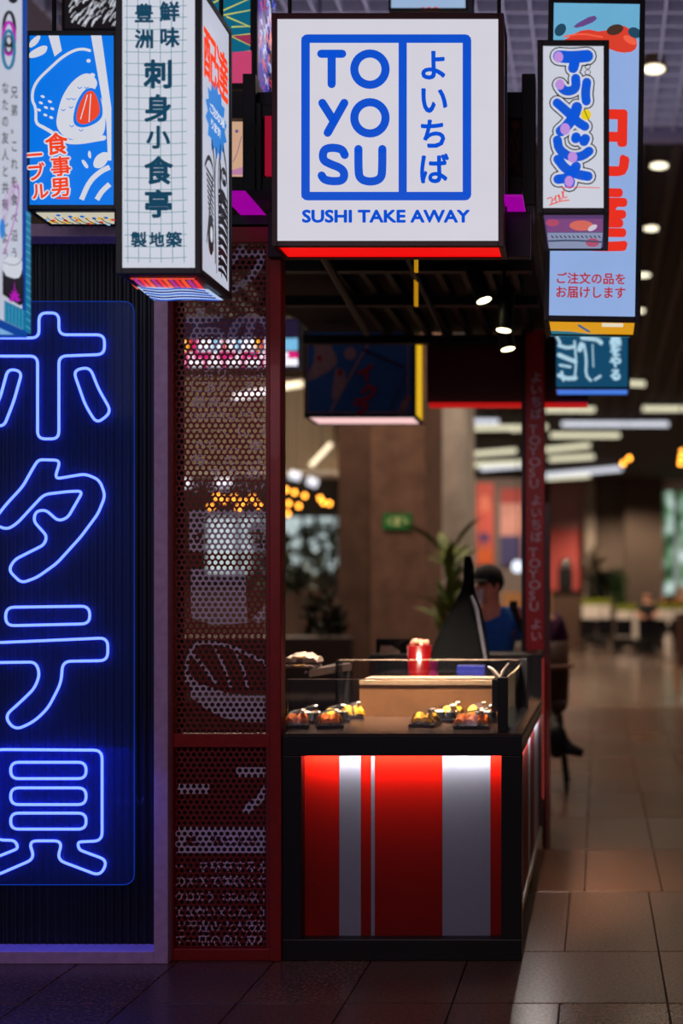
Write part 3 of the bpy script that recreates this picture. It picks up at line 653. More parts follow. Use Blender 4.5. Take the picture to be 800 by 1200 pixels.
for s_, y in (('一、を所有する木', 1017), ('の水をで摩殴られ', 1034), ('クロのう（36cm以下', 1052), ('ま玄勢いました。来', 1070), ('で早道ので大阪湖', 1087), ('て一匹の魚に皮れ', 1104)): a.fit(s_, 203, y - 7, 313, y + 7, pm, .008)
def bvh(art): return BVHTree.FromPolygons([v.copy() for v in art.mb.v], art.mb.f)
B1, B2, B3 = bvh(a), bvh(box_text), bvh(solid)
def inprint(x, y):
    o = Vector((x, -y, 1)); d = Vector((0, 0, -1))
    if B2.ray_cast(o, d)[0]: return False
    return bool(B1.ray_cast(o, d)[0] or B3.ray_cast(o, d)[0])
def perforated(x0, x1, y0, y1):
    mb = MB(); mb.m(REDD); mb.m(PRINT); p = 7.2; rr = 2.55; row = 6.2; K = YF + .02
    j = 0; cy = y0 + 3
    while cy < y1 - 1:
        cx = x0 + 4 + (j % 2) * p / 2
        while cx < x1 - 2:
            base = len(mb.v); N = 12
            for t_ in (0, .45, 1):
                for k in range(N):
                    an = PI / 6 + 2 * PI * k / N; ap = p / 2 / max(abs(math.cos(((an) % (PI / 3)) - 0)) if 0 else math.cos(((an + PI / 6) % (PI / 3)) - PI / 6), .5)
                    hx = ap * math.cos(an); hy = ap * math.sin(an); hy *= row / (p * .866)
                    x = rr * math.cos(an) * (1 - t_) + hx * t_; y = rr * math.sin(an) * (1 - t_) + hy * t_
                    X_ = min(max(cx + x, x0), x1); Y_ = min(max(cy + y, y0), y1)
                    mb.v.append(Vector((PX(X_, YF), K, PZ(Y_, YF))))
            for k in range(N):
                mb.v.append(mb.v[base + k] + Vector((0, .003, 0)))
            for ring_ in (0, 1):
                for k in range(N):
                    q = [base + ring_ * N + k, base + ring_ * N + (k + 1) % N, base + (ring_ + 1) * N + (k + 1) % N, base + (ring_ + 1) * N + k]
                    c = sum((mb.v[i] for i in q), Vector()) / 4; px = c.x * F / YF + VX; py = VY - (c.z - H) * F / YF
                    mb.f.append(q); mb.mi.append(1 if inprint(px, py) else 0); mb.sm.append(False)
            for k in range(N): mb.f.append([base + k, base + 3 * N + k, base + 3 * N + (k + 1) % N, base + (k + 1) % N]); mb.mi.append(0); mb.sm.append(False)
            cx += p
        cy += row; j += 1
    return mb
perforated(203, 312, 284, 860).build('perforated_sheet', pt); perforated(203, 312, 876, 1112).build('perforated_sheet', pt)
# a solid board a little behind the lower sheet
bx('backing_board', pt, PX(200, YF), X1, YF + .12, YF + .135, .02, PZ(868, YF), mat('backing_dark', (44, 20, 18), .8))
# red corner pole
t = root('corner_pole', 'glossy red square pole at the kiosk front left corner', 'pole', (PX(322, YF), YF, 0))
bx('shaft', t, PX(316, YF), PX(330, YF), YF - .01, YF + .06, 0, 2.99, RED, .005)

# counter
ct = root('counter', 'low black-framed kiosk counter with lit red and white striped front', 'counter', (PX(470, YF), YF, 0))
cx0, cx1 = PX(330.5, YF), PX(611, YF); zt = PZ(862, YF)
fy0, fy1 = YF, YF + .07
FR = mat('black_counter', (13, 13, 15), .4, bump=.05)
bx('top_rail', ct, cx0, cx1, fy0, fy1, PZ(886, YF), zt, FR, .003); bx('bottom_rail', ct, cx0, cx1, fy0, fy1, 0, PZ(1101, YF), FR, .003)
bx('left_post', ct, cx0, PX(353, YF), fy0, fy1, PZ(1101, YF), PZ(886, YF), FR, .003); bx('right_post', ct, PX(587, YF), cx1, fy0, fy1, PZ(1101, YF), PZ(886, YF), FR, .003)
RP = mat('red_acrylic', (128, 14, 10), .5, var=.04); WP = mat('white_acrylic', (150, 150, 168), .5, var=.03)
for m_, c_t, fac in ((RP, (245, 24, 8), .5), (WP, (200, 206, 225), .16)):      # thin acrylic lets light through from the strip behind it
    nt = m_.node_tree; tl = nt.nodes.new('ShaderNodeBsdfTranslucent'); tl.inputs[0].default_value = lin(c_t) + (1,); mx = nt.nodes.new('ShaderNodeMixShader'); mx.inputs[0].default_value = fac
    nt.links.new(nt.nodes['Principled BSDF'].outputs[0], mx.inputs[1]); nt.links.new(tl.outputs[0], mx.inputs[2]); nt.links.new(mx.outputs[0], nt.nodes['Material Output'].inputs[0])
yp = YF + .052
def stripes(name, par, segs, f):
    for (u0, u1, mt) in segs: f(u0, u1, mt)
for x0, x1, mt in ((353, 394, RP), (394, 419.5, WP), (419.5, 431.5, RP), (431.5, 436, WP), (436, 516, RP), (516, 573, WP), (573, 587.5, RP)):
    MB().add([(PX(x0 + .12, YF), yp, PZ(1101, YF)), (PX(x1 - .12, YF), yp, PZ(1101, YF)), (PX(x1 - .12, YF), yp, PZ(880, YF)), (PX(x0 + .12, YF), yp, PZ(880, YF))], [(0, 1, 2, 3)], mt).build('stripe_panel', ct)
lamp('counter_back_strip', 'AREA', (PX(470, YF), YF + .085, PZ(884, YF)), 5.5, (1, .93, .88), .80, rot=(-1.05, 0, 0), size_y=.02, parent=ct)
lamp('counter_front_strip', 'AREA', (PX(470, YF), YF + .012, PZ(887.5, YF)), .6, (1, .93, .88), .78, rot=(0.35, 0, 0), size_y=.012, parent=ct)
# right side of counter
sx = XR
sd_f, sd_n = side(sx)
ya_, yb2 = YF + .07, 6.15
bx('side_top_rail', ct, sx - .05, sx, ya_, yb2, .82, zt, FR, .003)
bx('side_edge_trim', ct, sx - .003, sx + .004, YF + .002, yb2, .858, .885, mat('brushed_edge', (128, 120, 112), .3, .8))
bx('side_bottom_rail', ct, sx - .05, sx, ya_, yb2, .17, .2, mat('brushed_edge', (128, 120, 112), .3, .8), .003)
for ya, yb_, mt in ((4.57, 4.70, WP), (4.70, 5.13, RP), (5.13, 5.27, WP), (5.27, 5.62, RP), (5.62, 5.95, WP), (5.95, 6.15, RP)):
    bx('stripe_panel', ct, sx - .025, sx - .012, ya + .002, yb_ - .002, .2, .82, mt)
lamp('counter_side_strip', 'AREA', (sx - .006, 5.36, .815), 5, (1, .9, .85), .008, size_y=1.5, rot=(0, .35, 0), parent=ct)
bx('body', ct, cx0, sx - .05, YF + .17, 6.15, .2, zt - .02, FR)
bx('worktop', ct, cx0, sx, YF, 6.15, zt, zt + .008, mat('shelf_brown', (66, 46, 36), .25, var=.1), .002)
for x in (cx0 + .1, sx - .08): bx('foot', ct, x - .03, x + .03, 6.0, 6.12, 0, .2, FR)
# glass case
ZT = zt + .008
gc = root('glass_case', 'clear glass display case with black posts on top of the counter', 'display case', (PX(470, YF), YF + .1, ZT))
gz = PZ(796.5, 4.56)
gx0, gx1 = cx0 + .005, PX(583, 4.56)
bx('front_pane', gc, gx0, gx1, 4.56, 4.566, ZT, gz, GLASS)
bx('front_edge', gc, gx0, gx1, 4.558, 4.568, gz, gz + .004, lit('glass_edge_light', (150, 120, 100), .6) if 0 else mat('glass_edge', (196, 172, 150), .2, .3))
bx('front_post', gc, gx1, PX(594.5, 4.56), 4.55, 4.60, ZT, PZ(794, 4.56), BLACK, .002)
bx('side_pane', gc, PX(594.5, 4.56) - .012, PX(594.5, 4.56) - .006, 4.6, 5.46, ZT, gz, GLASS)
bx('side_edge', gc, PX(594.5, 4.56) - .013, PX(594.5, 4.56) - .005, 4.6, 5.46, gz, gz + .004, mat('glass_edge', (196, 172, 150), .2, .3))
bx('back_post', gc, PX(608.5, 5.48), PX(618, 5.48), 5.46, 5.52, ZT, PZ(772, 5.48), BLACK, .002)
bx('back_pane', gc, gx0, PX(608.5, 5.48), 5.48, 5.486, ZT, PZ(773.5, 5.48), GLASS)
bx('back_edge', gc, gx0, PX(608, 5.48), 5.478, 5.488, PZ(773.5, 5.48), PZ(773.5, 5.48) + .003, mat('glass_edge', (196, 172, 150), .2, .3))
bx('left_pane', gc, PX(401, 5.3), PX(401, 5.3) + .006, 5.16, 5.3, ZT, PZ(774, 5.3), GLASS)
MB().lathe([(.012, ZT + .16), (.012, ZT + .175)], PX(397, 5.3), 5.29, STEEL).build('glass_clip', gc)
bx('base_channel', gc, gx1 + .0, PX(604, 4.56), 4.62, 5.44, ZT, ZT + .012, STEEL, .002)
t = root('wooden_riser', 'brown wooden riser box with a pale top lip inside the glass case', 'box', (PX(500, 5.13), 5.13, ZT))
wx0_, wx1_ = PX(421, 5.13), PX(583, 5.13)
bx('front_board', t, wx0_, wx1_, 5.13, 5.15, ZT, PZ(803, 5.13), mat('plywood', (104, 68, 40), .45, var=.22, scale=9)); bx('top_board', t, wx0_, wx1_, 5.125, 5.40, PZ(803, 5.13), PZ(797, 5.13), mat('pale_lip', (128, 104, 82), .45), .002)
bx('side_board', t, wx0_, wx0_ + .015, 5.15, 5.4, ZT, PZ(803, 5.13), WOOD); bx('side_board', t, wx1_ - .015, wx1_, 5.15, 5.4, ZT, PZ(803, 5.13), WOOD)
# slanting dark board at left with wrapped parcels
t = root('side_shelf', 'dark bracket shelf with screws at the left end of the glass case', 'shelf', (PX(365, 5.2), 5.2, 0))
zs = PZ(783, 5.0)
mb = MB(); A_ = [(cx0 + .005, 4.9), (PX(385, 5.1), 5.1), (PX(412, 5.4), 5.4), (cx0 + .005, 5.4)]
mb.add([(x, y, z) for z in (zs - .035, zs) for x, y in A_], [(3, 2, 1, 0), (4, 5, 6, 7), (0, 1, 5, 4), (1, 2, 6, 5), (2, 3, 7, 6), (3, 0, 4, 7)], mat('dark_shelf', (50, 40, 38), .4)); mb.build('board', t, .003)
bx('bracket', t, cx0 + .02, cx0 + .04, 5.35, 5.38, ZT, zs - .035, BLACK)
bx('bracket', t, PX(405, 5.38), PX(405, 5.38) + .02, 5.35, 5.38, ZT, zs - .035, BLACK)
for x, y in ((358, 4.995), (379, 5.065)): MB().cyl((PX(x, y), y - .004 + (.0), zs - .018), (PX(x, y), y + .02, zs - .018), .006, STEEL).build('screw', t)
def parcel(x0, x1, y0, y1, Y, d, label):
    t = root('paper_parcel', label, 'parcel', (PX((x0 + x1) / 2, Y), Y, PZ(y1, Y)), 'paper parcels on the side shelf')
    xa, xb = PX(x0, Y), PX(x1, Y); z0, z1 = PZ(y1, Y), PZ(y0, Y); m = MB(); n = 10; rings = []
    for i in range(n + 1):
        u = i / n; hz = (z1 - z0) * (.5 + .5 * min(1, 3.2 * min(u, 1 - u))) ; wv = .006 * math.sin(i * 2.3)
        x = xa + (xb - xa) * u; rings.append([(x, Y, z0), (x, Y - .004, z0 + hz * .6 + wv), (x, Y + d * .3, z0 + hz), (x, Y + d * .7, z0 + hz * .95 - wv), (x, Y + d, z0 + hz * .5), (x, Y + d, z0)])
    m.ring(rings, mat('wrap_paper', (148, 124, 112), .6, var=.15, scale=40), smooth=False); m.build('wrap', t)
    bx('label_strip', t, xa + (xb - xa) * .4, xa + (xb - xa) * .62, Y - .007, Y - .004, z0 + (z1 - z0) * .45, z0 + (z1 - z0) * .62, mat('gold_label', (170, 120, 60), .5))
parcel(331, 368, 776.5, 783, 5.0, .14, 'flat pale paper parcel, lower of two on the side shelf')
parcel(333, 371, 765, 776.5, 5.0, .12, 'crumpled pale paper parcel, upper of two on the side shelf')

# sushi packs
RICE = mat('rice', (240, 230, 214), .6, var=.12, scale=200, bump=.6); SALM = mat('salmon', (245, 120, 34), .35, var=.3, scale=60); EGG = mat('egg', (232, 170, 40), .4); NORI = mat('nori', (24, 30, 24), .6); TRAY = mat('tray_plum', (30, 24, 34), .2)
FILM = glass('film', (1, 1, 1), .12, .2)
def nigiri(t, c, rot, mt):
    c = Vector(c); R = Matrix.Rotation(rot, 3, 'Z'); m = MB(); m.ell(c + Vector((0, 0, .024)), (.024, .040, .023), RICE, 12, 8, R); r = m.build('sushi_piece', t)
    m = MB(); rings = []
    for i in range(7):
        u = (i - 3) / 3; rings.append([c + R @ Vector((dx, u * .048, .046 - abs(u) ** 2 * .02 - (dx / .025) ** 2 * .008 + dz)) for dx, dz in ((-.027, -.004), (-.014, .008), (0, .011), (.014, .008), (.027, -.004), (0, -.003))])
    m.ring(rings, mt); m.build('topping', r)
def roll(t, c, mt):
    c = Vector(c); m = MB(); m.cyl(c + Vector((0, 0, .001)), c + Vector((0, 0, .038)), .025, NORI, n=16); r = m.build('sushi_piece', t)
    m = MB(); m.lathe([(.023, c.z + .037), (.022, c.z + .043), (.010, c.z + .046)], c.x, c.y, RICE, 14); m.ell(c + Vector((0, 0, .043)), (.012, .012, .007), mt, 8, 6); m.build('rice_filling', r)
def pack(px, Y, w_, d_, z, kind, label, turn=0):
    X = PX(px, Y); t = root('sushi_pack', label, 'sushi pack', (X, Y, z), 'sushi packs in the glass case'); 
    m = MB(); m.box(X - w_ / 2, X + w_ / 2, Y - d_ / 2, Y + d_ / 2, z, z + .004, TRAY)
    for xa, xb, ya, yb_ in ((-1, -.93, -1, 1), (.93, 1, -1, 1), (-.93, .93, -1, -.9), (-.93, .93, .9, 1)): m.box(X + xa * w_ / 2, X + xb * w_ / 2, Y + ya * d_ / 2, Y + yb_ * d_ / 2, z + .004, z + .014, TRAY)
    m.build('tray', t, .002)
    n = max(2, int(w_ / .048)); rws = max(1, int(d_ / .075))
    for r_ in range(rws):
        for i in range(n):
            x = X + ((i + .5) / n - .5) * w_ * .86; y = Y + ((r_ + .5) / rws - .5) * d_ * .8
            if kind == 'roll' or (kind == 'mix' and i % 2): roll(t, (x, y, z + .004), SALM)
            else: nigiri(t, (x, y, z + .004), random.uniform(-.25, .25), EGG if (kind == 'egg' or (kind == 'mix' and i == 0)) else SALM)
    m = MB(); nn = 6; rings = []
    for i in range(nn + 1):
        u = i / nn * 2 - 1; h = .072 * (1 - abs(u) ** 3 * .7) + .004 * math.sin(i * 2)
        rings.append([(X + u * w_ / 2 * .98, Y - d_ / 2 * .98, z + .014), (X + u * w_ / 2 * .95, Y - d_ / 2 * .7, z + h), (X + u * w_ / 2 * .95, Y + d_ / 2 * .7, z + h * .97), (X + u * w_ / 2 * .98, Y + d_ / 2 * .98, z + .014)])
    m.add([p for r_ in rings for p in r_], [(i * 4 + k, i * 4 + k + 1, i * 4 + k + 5, i * 4 + k + 4) for i in range(nn) for k in range(3)], FILM); m.build('clear_lid', t)
    m = MB(); m.box(X + w_ * .18, X + w_ * .34, Y - d_ / 2 * .72, Y + d_ * .2, z + .0725, z + .0735, WHITE); m.build('price_sticker', t)
    t.rotation_euler = (0, 0, turn)
zz = ZT + .001
for a_ in ((348, 4.72, .10, .13, 'nigiri', 'orange salmon sushi pack at the front left of the glass case', .25), (386, 4.72, .11, .13, 'nigiri', 'salmon sushi pack, second from the left in the front row', .3),
           (364, 4.90, .09, .13, 'roll', 'sushi roll pack behind the two leftmost packs', .2), (394, 4.93, .12, .13, 'mix', 'yellow and orange sushi pack in the middle of the left cluster', .2), (413, 5.06, .10, .11, 'egg', 'pale sushi pack at the back right of the left cluster', .2),
           (498, 4.76, .11, .14, 'egg', 'pale yellow sushi pack on a dark tray, leftmost of the right cluster', -.1), (522, 4.94, .13, .13, 'roll', 'pale roll pack behind the orange pack, right cluster', -.1), (530, 5.06, .10, .08, 'egg', 'golden sushi pack at the very back of the right cluster', 0),
           (554, 4.70, .15, .13, 'nigiri', 'bright orange salmon pack at the front of the right cluster', 0), (569, 4.93, .10, .13, 'roll', 'round roll pack beside the black post, front', 0), (560, 5.06, .10, .08, 'mix', 'mixed sushi pack at the back beside the black post', 0)):
    pack(a_[0], a_[1], a_[2], a_[3], zz, a_[4], a_[5], a_[6])

# back unit: taller black service block on the right back, kiosk equipment
t = root('service_block', 'tall black block with pink lit side at the kiosk back right corner', 'counter', (-.4, 6.3, 0))
bx('body', t, -.9 - .35, sx - .06, 6.16, 6.50, .2, 1.14, FR, .004)
bx('side_frame', t, sx - .06, sx - .0, 6.16, 6.2, .2, 1.14, FR); bx('side_panel', t, sx - .03, sx - .01, 6.2, 6.5, .3, 1.10, mat('pink_lit', (226, 74, 70), .5, 0, .55))
bx('plinth', t, -.4, sx - .06, 6.2, 6.5, 0, .2, FR)
# right post
pp = root('lettered_post', 'slim red post with white lettering running down, right back corner of the kiosk', 'post', (PX(626, 6.52), 6.52, 0))
bx('shaft', pp, PX(615, 6.52), PX(637.5, 6.52), 6.52, 6.62, 1.15, 3.0, mat('post_red', (214, 30, 30), .45), .003)
bx('lower_shaft', pp, PX(637, 6.52) - .012, PX(644, 6.52), 6.53, 6.62, 0, 3.0 - 1.0, mat('rust_edge', (92, 44, 38), .4), .002)
bx('shaft_shade_strip', pp, PX(611, 6.52), PX(615, 6.52), 6.5, 6.64, 1.0, 3.0, BLACK)  # black strip standing in for shade on the post's left side
LW = mat('post_letter', (255, 232, 238), .6)
a = Art(front(6.519))
def post_text(y, s_, k, size, dy):
    for i, ch in enumerate(s_): Art(front(6.519)).ink(ch, 628, y + i * dy, size, LW, .012, k).build('character', pp)
post_text(442, 'よいちば', 1, 14, 14.3)
post_text(503, 'TOYOSU', 1.15, 15, 12.6)
for yy, s_ in ((0, 0),):
    pass
for y, s_, b_ in ((586, 'よいちば', 0), (647, 'TOYOSU', 0), (731, 'よい', 0)): post_text(y, s_, 1.15 if s_[0] == 'T' else 1, 15 if s_[0] == 'T' else 14, 12.6 if s_[0] == 'T' else 14.3)

# roof
rf = root('kiosk_roof', 'dark slatted kiosk canopy with steel beams seen from below', 'canopy', (-.8, 5.5, 3.0))
bx('deck', rf, X0, PX(640, 6.6), YF, 6.75, 3.04, 3.08, mat('deck_dark', (30, 26, 32), .8))
BM = mat('beam_dark', (26, 24, 30), .5)
for i in range(9): bx('joist', rf, -1.25 + i * .12, -1.22 + i * .12, 4.56, 6.7, 2.98, 3.04, BM, .002)
for y in (4.5, 5.1, 5.7, 6.55): bx('beam', rf, X0, PX(640, 6.6), y, y + .05, 2.93, 2.98, BM, .002)
MB().tube([(PX(365, 4.6), 4.6, 2.93), (PX(430, 6.3), 6.3, 2.93)], .02, BM).build('conduit', rf); MB().tube([(PX(470, 4.7), 4.7, 2.92), (PX(520, 6.3), 6.3, 2.92)], .012, BM).build('conduit', rf)
MG = lit('magenta', (150, 0, 150), 1.0)
bx('magenta_soffit', rf, PX(262, 4.3), PX(291, 4.3), 4.26, 4.60, 2.98, 2.99, MG); bx('magenta_soffit', rf, PX(570, 4.3), PX(612, 4.3), 4.3, 4.55, 2.98, 2.99, MG)
bx('front_fascia', rf, PX(317, 4.5), PX(622, 4.5), 4.46, 4.5, 2.80, 2.98, mat('fascia_dark', (40, 28, 46), .6), .003)
t = root('rear_header', 'dark red header box with a bright red lower edge at the kiosk back', 'header', (PX(556, 6.6), 6.62, 2.6))
bx('panel', t, PX(500, 6.66), PX(640, 6.66) + .25, 6.66, 6.7, PZ(471, 6.64), 2.98, mat('maroon_panel', (92, 12, 14), .5)); bx('edge_strip', t, PX(502, 6.63), PX(640, 6.63) + .24, 6.65, 6.7, PZ(476, 6.63), PZ(471, 6.63), lit('red_edge', (190, 20, 18), .8))
# yellow lit strips hanging at px 484
for i, (ya, yb_, Y) in enumerate(((303, 318, 4.62), (328, 358, 5.2))):
    bx('yellow_strip', None, PX(485, Y), PX(489, Y), Y, Y + .02, PZ(yb_, Y), PZ(ya, Y) if i else 2.97, lit('yellow_strip', (210, 150, 20), .7), label=('upper short' if i == 0 else 'lower longer') + ' glowing yellow strip hanging under the canopy', cat='light strip')
def spotlight(x, y, Y, tilt, label, length=.2):
    X, Z = PX(x, Y), PZ(y, Y); d = Vector((tilt[0], tilt[1], -1)).normalized(); p = Vector((X, Y, Z)); t = root('spotlight', label, 'spotlight', p, 'black canopy spotlights')
    MB().cyl(p - d * length, p, .037, BLACK, n=20).build('barrel', t); MB().cyl(p - d * .006, p + d * .002, .034, lit('spot_lens', (255, 240, 190), 4), n=20).build('lens', t)
    MB().cyl(p - d * length * .6, (p.x, p.y, 2.98) , .008, BLACK, n=8).build('bracket', t)
    lamp('spot_beam', 'SPOT', p + d * .02, 24, (1, .82, .6), .03, rot=d.to_track_quat('-Z', 'Y').to_euler(), cone=.95, parent=t)
spotlight(567, 352, 5.0, (.35, -.12), 'black spotlight tilted to the right, uppermost of three', .17); spotlight(590, 387, 5.1, (-.08, -.1), 'black cylinder spotlight pointing down, middle of three', .2); spotlight(595, 409, 5.4, (.2, -.08), 'lowest black spotlight under the canopy', .18)
t = root('case_fill_lamp', 'added slim black lamp under the canopy, brightening the sushi packs', 'lamp', (-.85, 4.66, 2.88))  # added lamp hidden behind the square sign, brightens the glass case
bx('housing', t, -1.15, -.55, 4.61, 4.71, 2.88, 2.93, BLACK, .004); lamp('case_fill_light', 'AREA', (-.85, 4.66, 2.87), 34, (1, .84, .66), .55, size_y=.06, rot=(.34, 0, 0), spread=.8, parent=t)

# equipment behind the counter
zb_ = 1.14
bx('till_screen', None, PX(441, 6.3), PX(500, 6.3), 6.28, 6.33, zb_, PZ(748, 6.3), BLACKG, .004, label='low black screen panel behind the pale card', cat='screen')
t = root('menu_card', 'pale folded card with a grey curve, left of the red cup', 'card', (PX(455, 6.2), 6.2, zb_))
mb = MB(); pts = [(443, 776), (446, 757), (458, 757), (468, 763), (466, 776)]
mb.add([Vector((PX(x, 6.2), 6.2 + dy, PZ(y, 6.2))) for dy in (0, .008) for x, y in pts], [(4, 3, 2, 1, 0), (5, 6, 7, 8, 9)] + [(i, (i + 1) % 5, 5 + (i + 1) % 5, 5 + i) for i in range(5)], mat('cream_card', (190, 160, 134), .6)); mb.build('sheet', t)
a = Art(front(6.199)); a.fill([(452, 776), (455, 770), (460, 767), (466, 767), (466, 776)], mat('grey_card', (106, 100, 96), .6)); a.build('grey_print', t)
t = root('red_cup', 'red translucent cup packed with crumpled red wrappers', 'cup', (PX(491, 5.75), 5.75, ZT))
Xc, Yc = PX(491, 5.75), 5.75; zc = zt + .01
MB().lathe([(.045, zc), (.05, zc + .02), (.062, PZ(756, 5.75)), (.058, PZ(756, 5.75)), (.046, zc + .02)], Xc, Yc, mat('red_plastic', (190, 16, 22), .25, 0, .25)).build('cup_body', t)
mb = MB(); rr_ = random.Random(3)
for i in range(9): mb.ell((Xc + rr_.uniform(-.035, .045), Yc + rr_.uniform(-.03, .03), PZ(755, 5.75) + rr_.uniform(-.01, .02)), (.02, .02, .016), mat('wrapper', (232, 90, 60) if i % 3 else (240, 150, 120), .4), 6, 5)
mb.build('wrappers', t)
t = root('pink_bottle', 'small magenta bottle right of the red cup', 'bottle', (PX(508, 5.7), 5.7, ZT))
MB().lathe([(.022, zc), (.024, zc + .01), (.024, PZ(790, 5.7)), (.012, PZ(783, 5.7)), (.02, PZ(782, 5.7)), (.02, PZ(773, 5.7))], PX(508, 5.7), 5.7, mat('magenta_plastic', (170, 20, 100), .3, 0, .2)).build('bottle_body', t)
# tapering black hooded cover over the till stand
t = root('covered_till', 'tapering black cover draped over a till stand, grey seam down its right side', 'till', (PX(545, 6.0), 6.0, zt))
mb = MB(); rings = []
prof = [(652, 548, 4), (664, 549, 6), (684, 549, 6.5), (694, 547, 9), (712, 545, 17), (735, 541, 25), (760, 538, 32), (786, 537, 38)]
for i, (y, x, r_) in enumerate(prof):
    Y = 5.95; ring_ = []
    for k in range(20):
        an = 2 * PI * k / 20; rr2 = r_ * Y / F * (1 + .10 * math.sin(3 * an + i * .4) * (i > 2)); ring_.append((PX(x, Y) + rr2 * math.cos(an), Y + rr2 * .5 * math.sin(an), PZ(y, Y)))
    rings.append(ring_)
mb.ring(rings, mat('black_cloth', (5, 5, 6), .9, spec=.15)); mb.build('cover', t)
MB().tube([(PX(x, 5.85), 5.85 - .0, PZ(y, 5.85)) for x, y in ((552, 698), (558, 712), (563, 740), (569, 772))], [.008, .014, .012, .01], mat('grey_seam', (84, 84, 92), .4)).build('seam', t)
bx('stand', t, PX(537, 5.95) - .12, PX(537, 5.95) + .12, 5.9, 6.0, ZT, PZ(785, 5.95), BLACK)
bx('blue_case', None, PX(535, 5.7), PX(568, 5.7), 5.7, 5.76, ZT, PZ(780, 5.7), mat('blue_case', (14, 26, 110), .5), .003, label='small dark blue case at the foot of the black cover', cat='case')
t = root('tongs', 'pair of white serving tongs leaning over the case corner', 'tongs', (PX(585, 4.95), 4.95, gz))
TW = mat('ivory_plastic', (190, 172, 160), .4)
MB().tube([(PX(x, 4.9), 4.9, PZ(y, 4.9)) for x, y in ((571, 781), (576, 784), (581, 790), (586, 795))], [.004, .008, .011, .007], TW).build('arm', t); MB().tube([(PX(x, 4.9), 4.9, PZ(y, 4.9)) for x, y in ((596, 777), (590, 785), (586, 795))], [.004, .006, .007], TW).build('arm', t)
t = root('utensil_tray', 'small dark tray holding tongs by the right post of the glass case', 'tray', (PX(588, 4.9), 4.9, gz))
bx('tray_body', t, PX(577, 4.9), PX(600, 4.9), 4.86, 5.0, ZT + .05, PZ(795, 4.9), BLACKG, .003); bx('tray_post', t, PX(596, 4.9) - .01, PX(596, 4.9) + .01, 4.98, 5.0, ZT, ZT + .05, BLACK)

# ================================================================== NEON CABINET
YN = 4.46
nc = root('display_cabinet', 'tall mauve framed cabinet with dark ridged lining behind the neon', 'cabinet', (PX(60, YN), YN, 0))
fx0, fx1 = PX(-140, YN), PX(196.5, YN)
bx('right_stile', nc, PX(180, YN), fx1, YN, YN + .1, 0, PZ(265, YN), MAUVE, .003); bx('left_stile', nc, fx0 - .06, fx0, YN, YN + .1, 0, PZ(265, YN), MAUVE, .003)
bx('bottom_rail', nc, fx0, PX(180, YN), YN, YN + .1, 0, PZ(1115, YN), MAUVE, .003); bx('top_rail', nc, fx0, PX(180, YN), YN, YN + .1, PZ(277, YN), PZ(262, YN), MAUVE, .003)
bx('back_board', nc, fx0, fx1, YN + .16, YN + .18, 0, PZ(262, YN), mat('lining', (20, 24, 44), .7))
mb = MB(); n = 130; RG = mat('ridged_lining', (17, 20, 34), .5)
xs = [fx0 + (PX(180, YN) - fx0) * i / n for i in range(n + 1)]
mb.add([(x, YN + .10 + .012 * math.sin(i * 1.6), (PZ(1117, YN) if k else PZ(277, YN)) + (0.006 * abs(math.sin(i * .12)) if k else 0)) for k in (0, 1) for i, x in enumerate(xs)], [(i, i + 1, n + 2 + i, n + 1 + i) for i in range(n)], RG, True); mb.build('ridged_curtain', nc)
# acrylic sheet + neon
ns = root('neon_sign', 'blue neon sign of four outlined Japanese characters on a clear acrylic sheet', 'neon sign', (PX(60, YN), YN - .07, PZ(700, YN)))
YA = YN - .06
fA, nA = front(YA)
outl = round_poly([(-110, 353), (157, 353), (157, 1037), (-110, 1037)], 14, 6)
mb = MB(); n = len(outl); vs = [Vector((PX(x, YA), YA + dy, PZ(y, YA))) for dy in (0, .005) for x, y in outl]
AC = bpy.data.materials.new('tinted_acrylic'); AC.use_nodes = True; nt = AC.node_tree; bs = nt.nodes['Principled BSDF']
bs.inputs['Base Color'].default_value = lin((70, 110, 235)) + (1,); bs.inputs['Roughness'].default_value = .12
tr = nt.nodes.new('ShaderNodeBsdfTransparent'); tr.inputs[0].default_value = (.9, .92, 1, 1); mx = nt.nodes.new('ShaderNodeMixShader'); mx.inputs[0].default_value = .11
nt.links.new(tr.outputs[0], mx.inputs[1]); nt.links.new(bs.outputs[0], mx.inputs[2]); nt.links.new(mx.outputs[0], nt.nodes['Material Output'].inputs[0])
mb.add(vs, [tuple(range(n)), tuple(range(2 * n - 1, n - 1, -1))] + [(i, (i + 1) % n, n + (i + 1) % n, n + i) for i in range(n)], AC); mb.build('acrylic_sheet', ns)
mb = MB(); mb.tube([Vector((PX(x, YA), YA + .0025, PZ(y, YA))) for x, y in outl], .0016, lit('edge_glow', (10, 60, 170), .8), 6, closed=True); mb.build('sheet_edge', ns)
NEON = bpy.data.materials.new('neon_tube'); NEON.use_nodes = True; b = NEON.node_tree.nodes['Principled BSDF']; b.inputs['Emission Color'].default_value = (.085, .14, 1, 1); b.inputs['Emission Strength'].default_value = 3.6; b.inputs['Base Color'].default_value = (.1, .2, .6, 1)
def c4(p): return [(x / 3, 340 + y / 3) for x, y in p]
def c5(p): return [(x / 2.4, 700 + y / 2.4) for x, y in p]
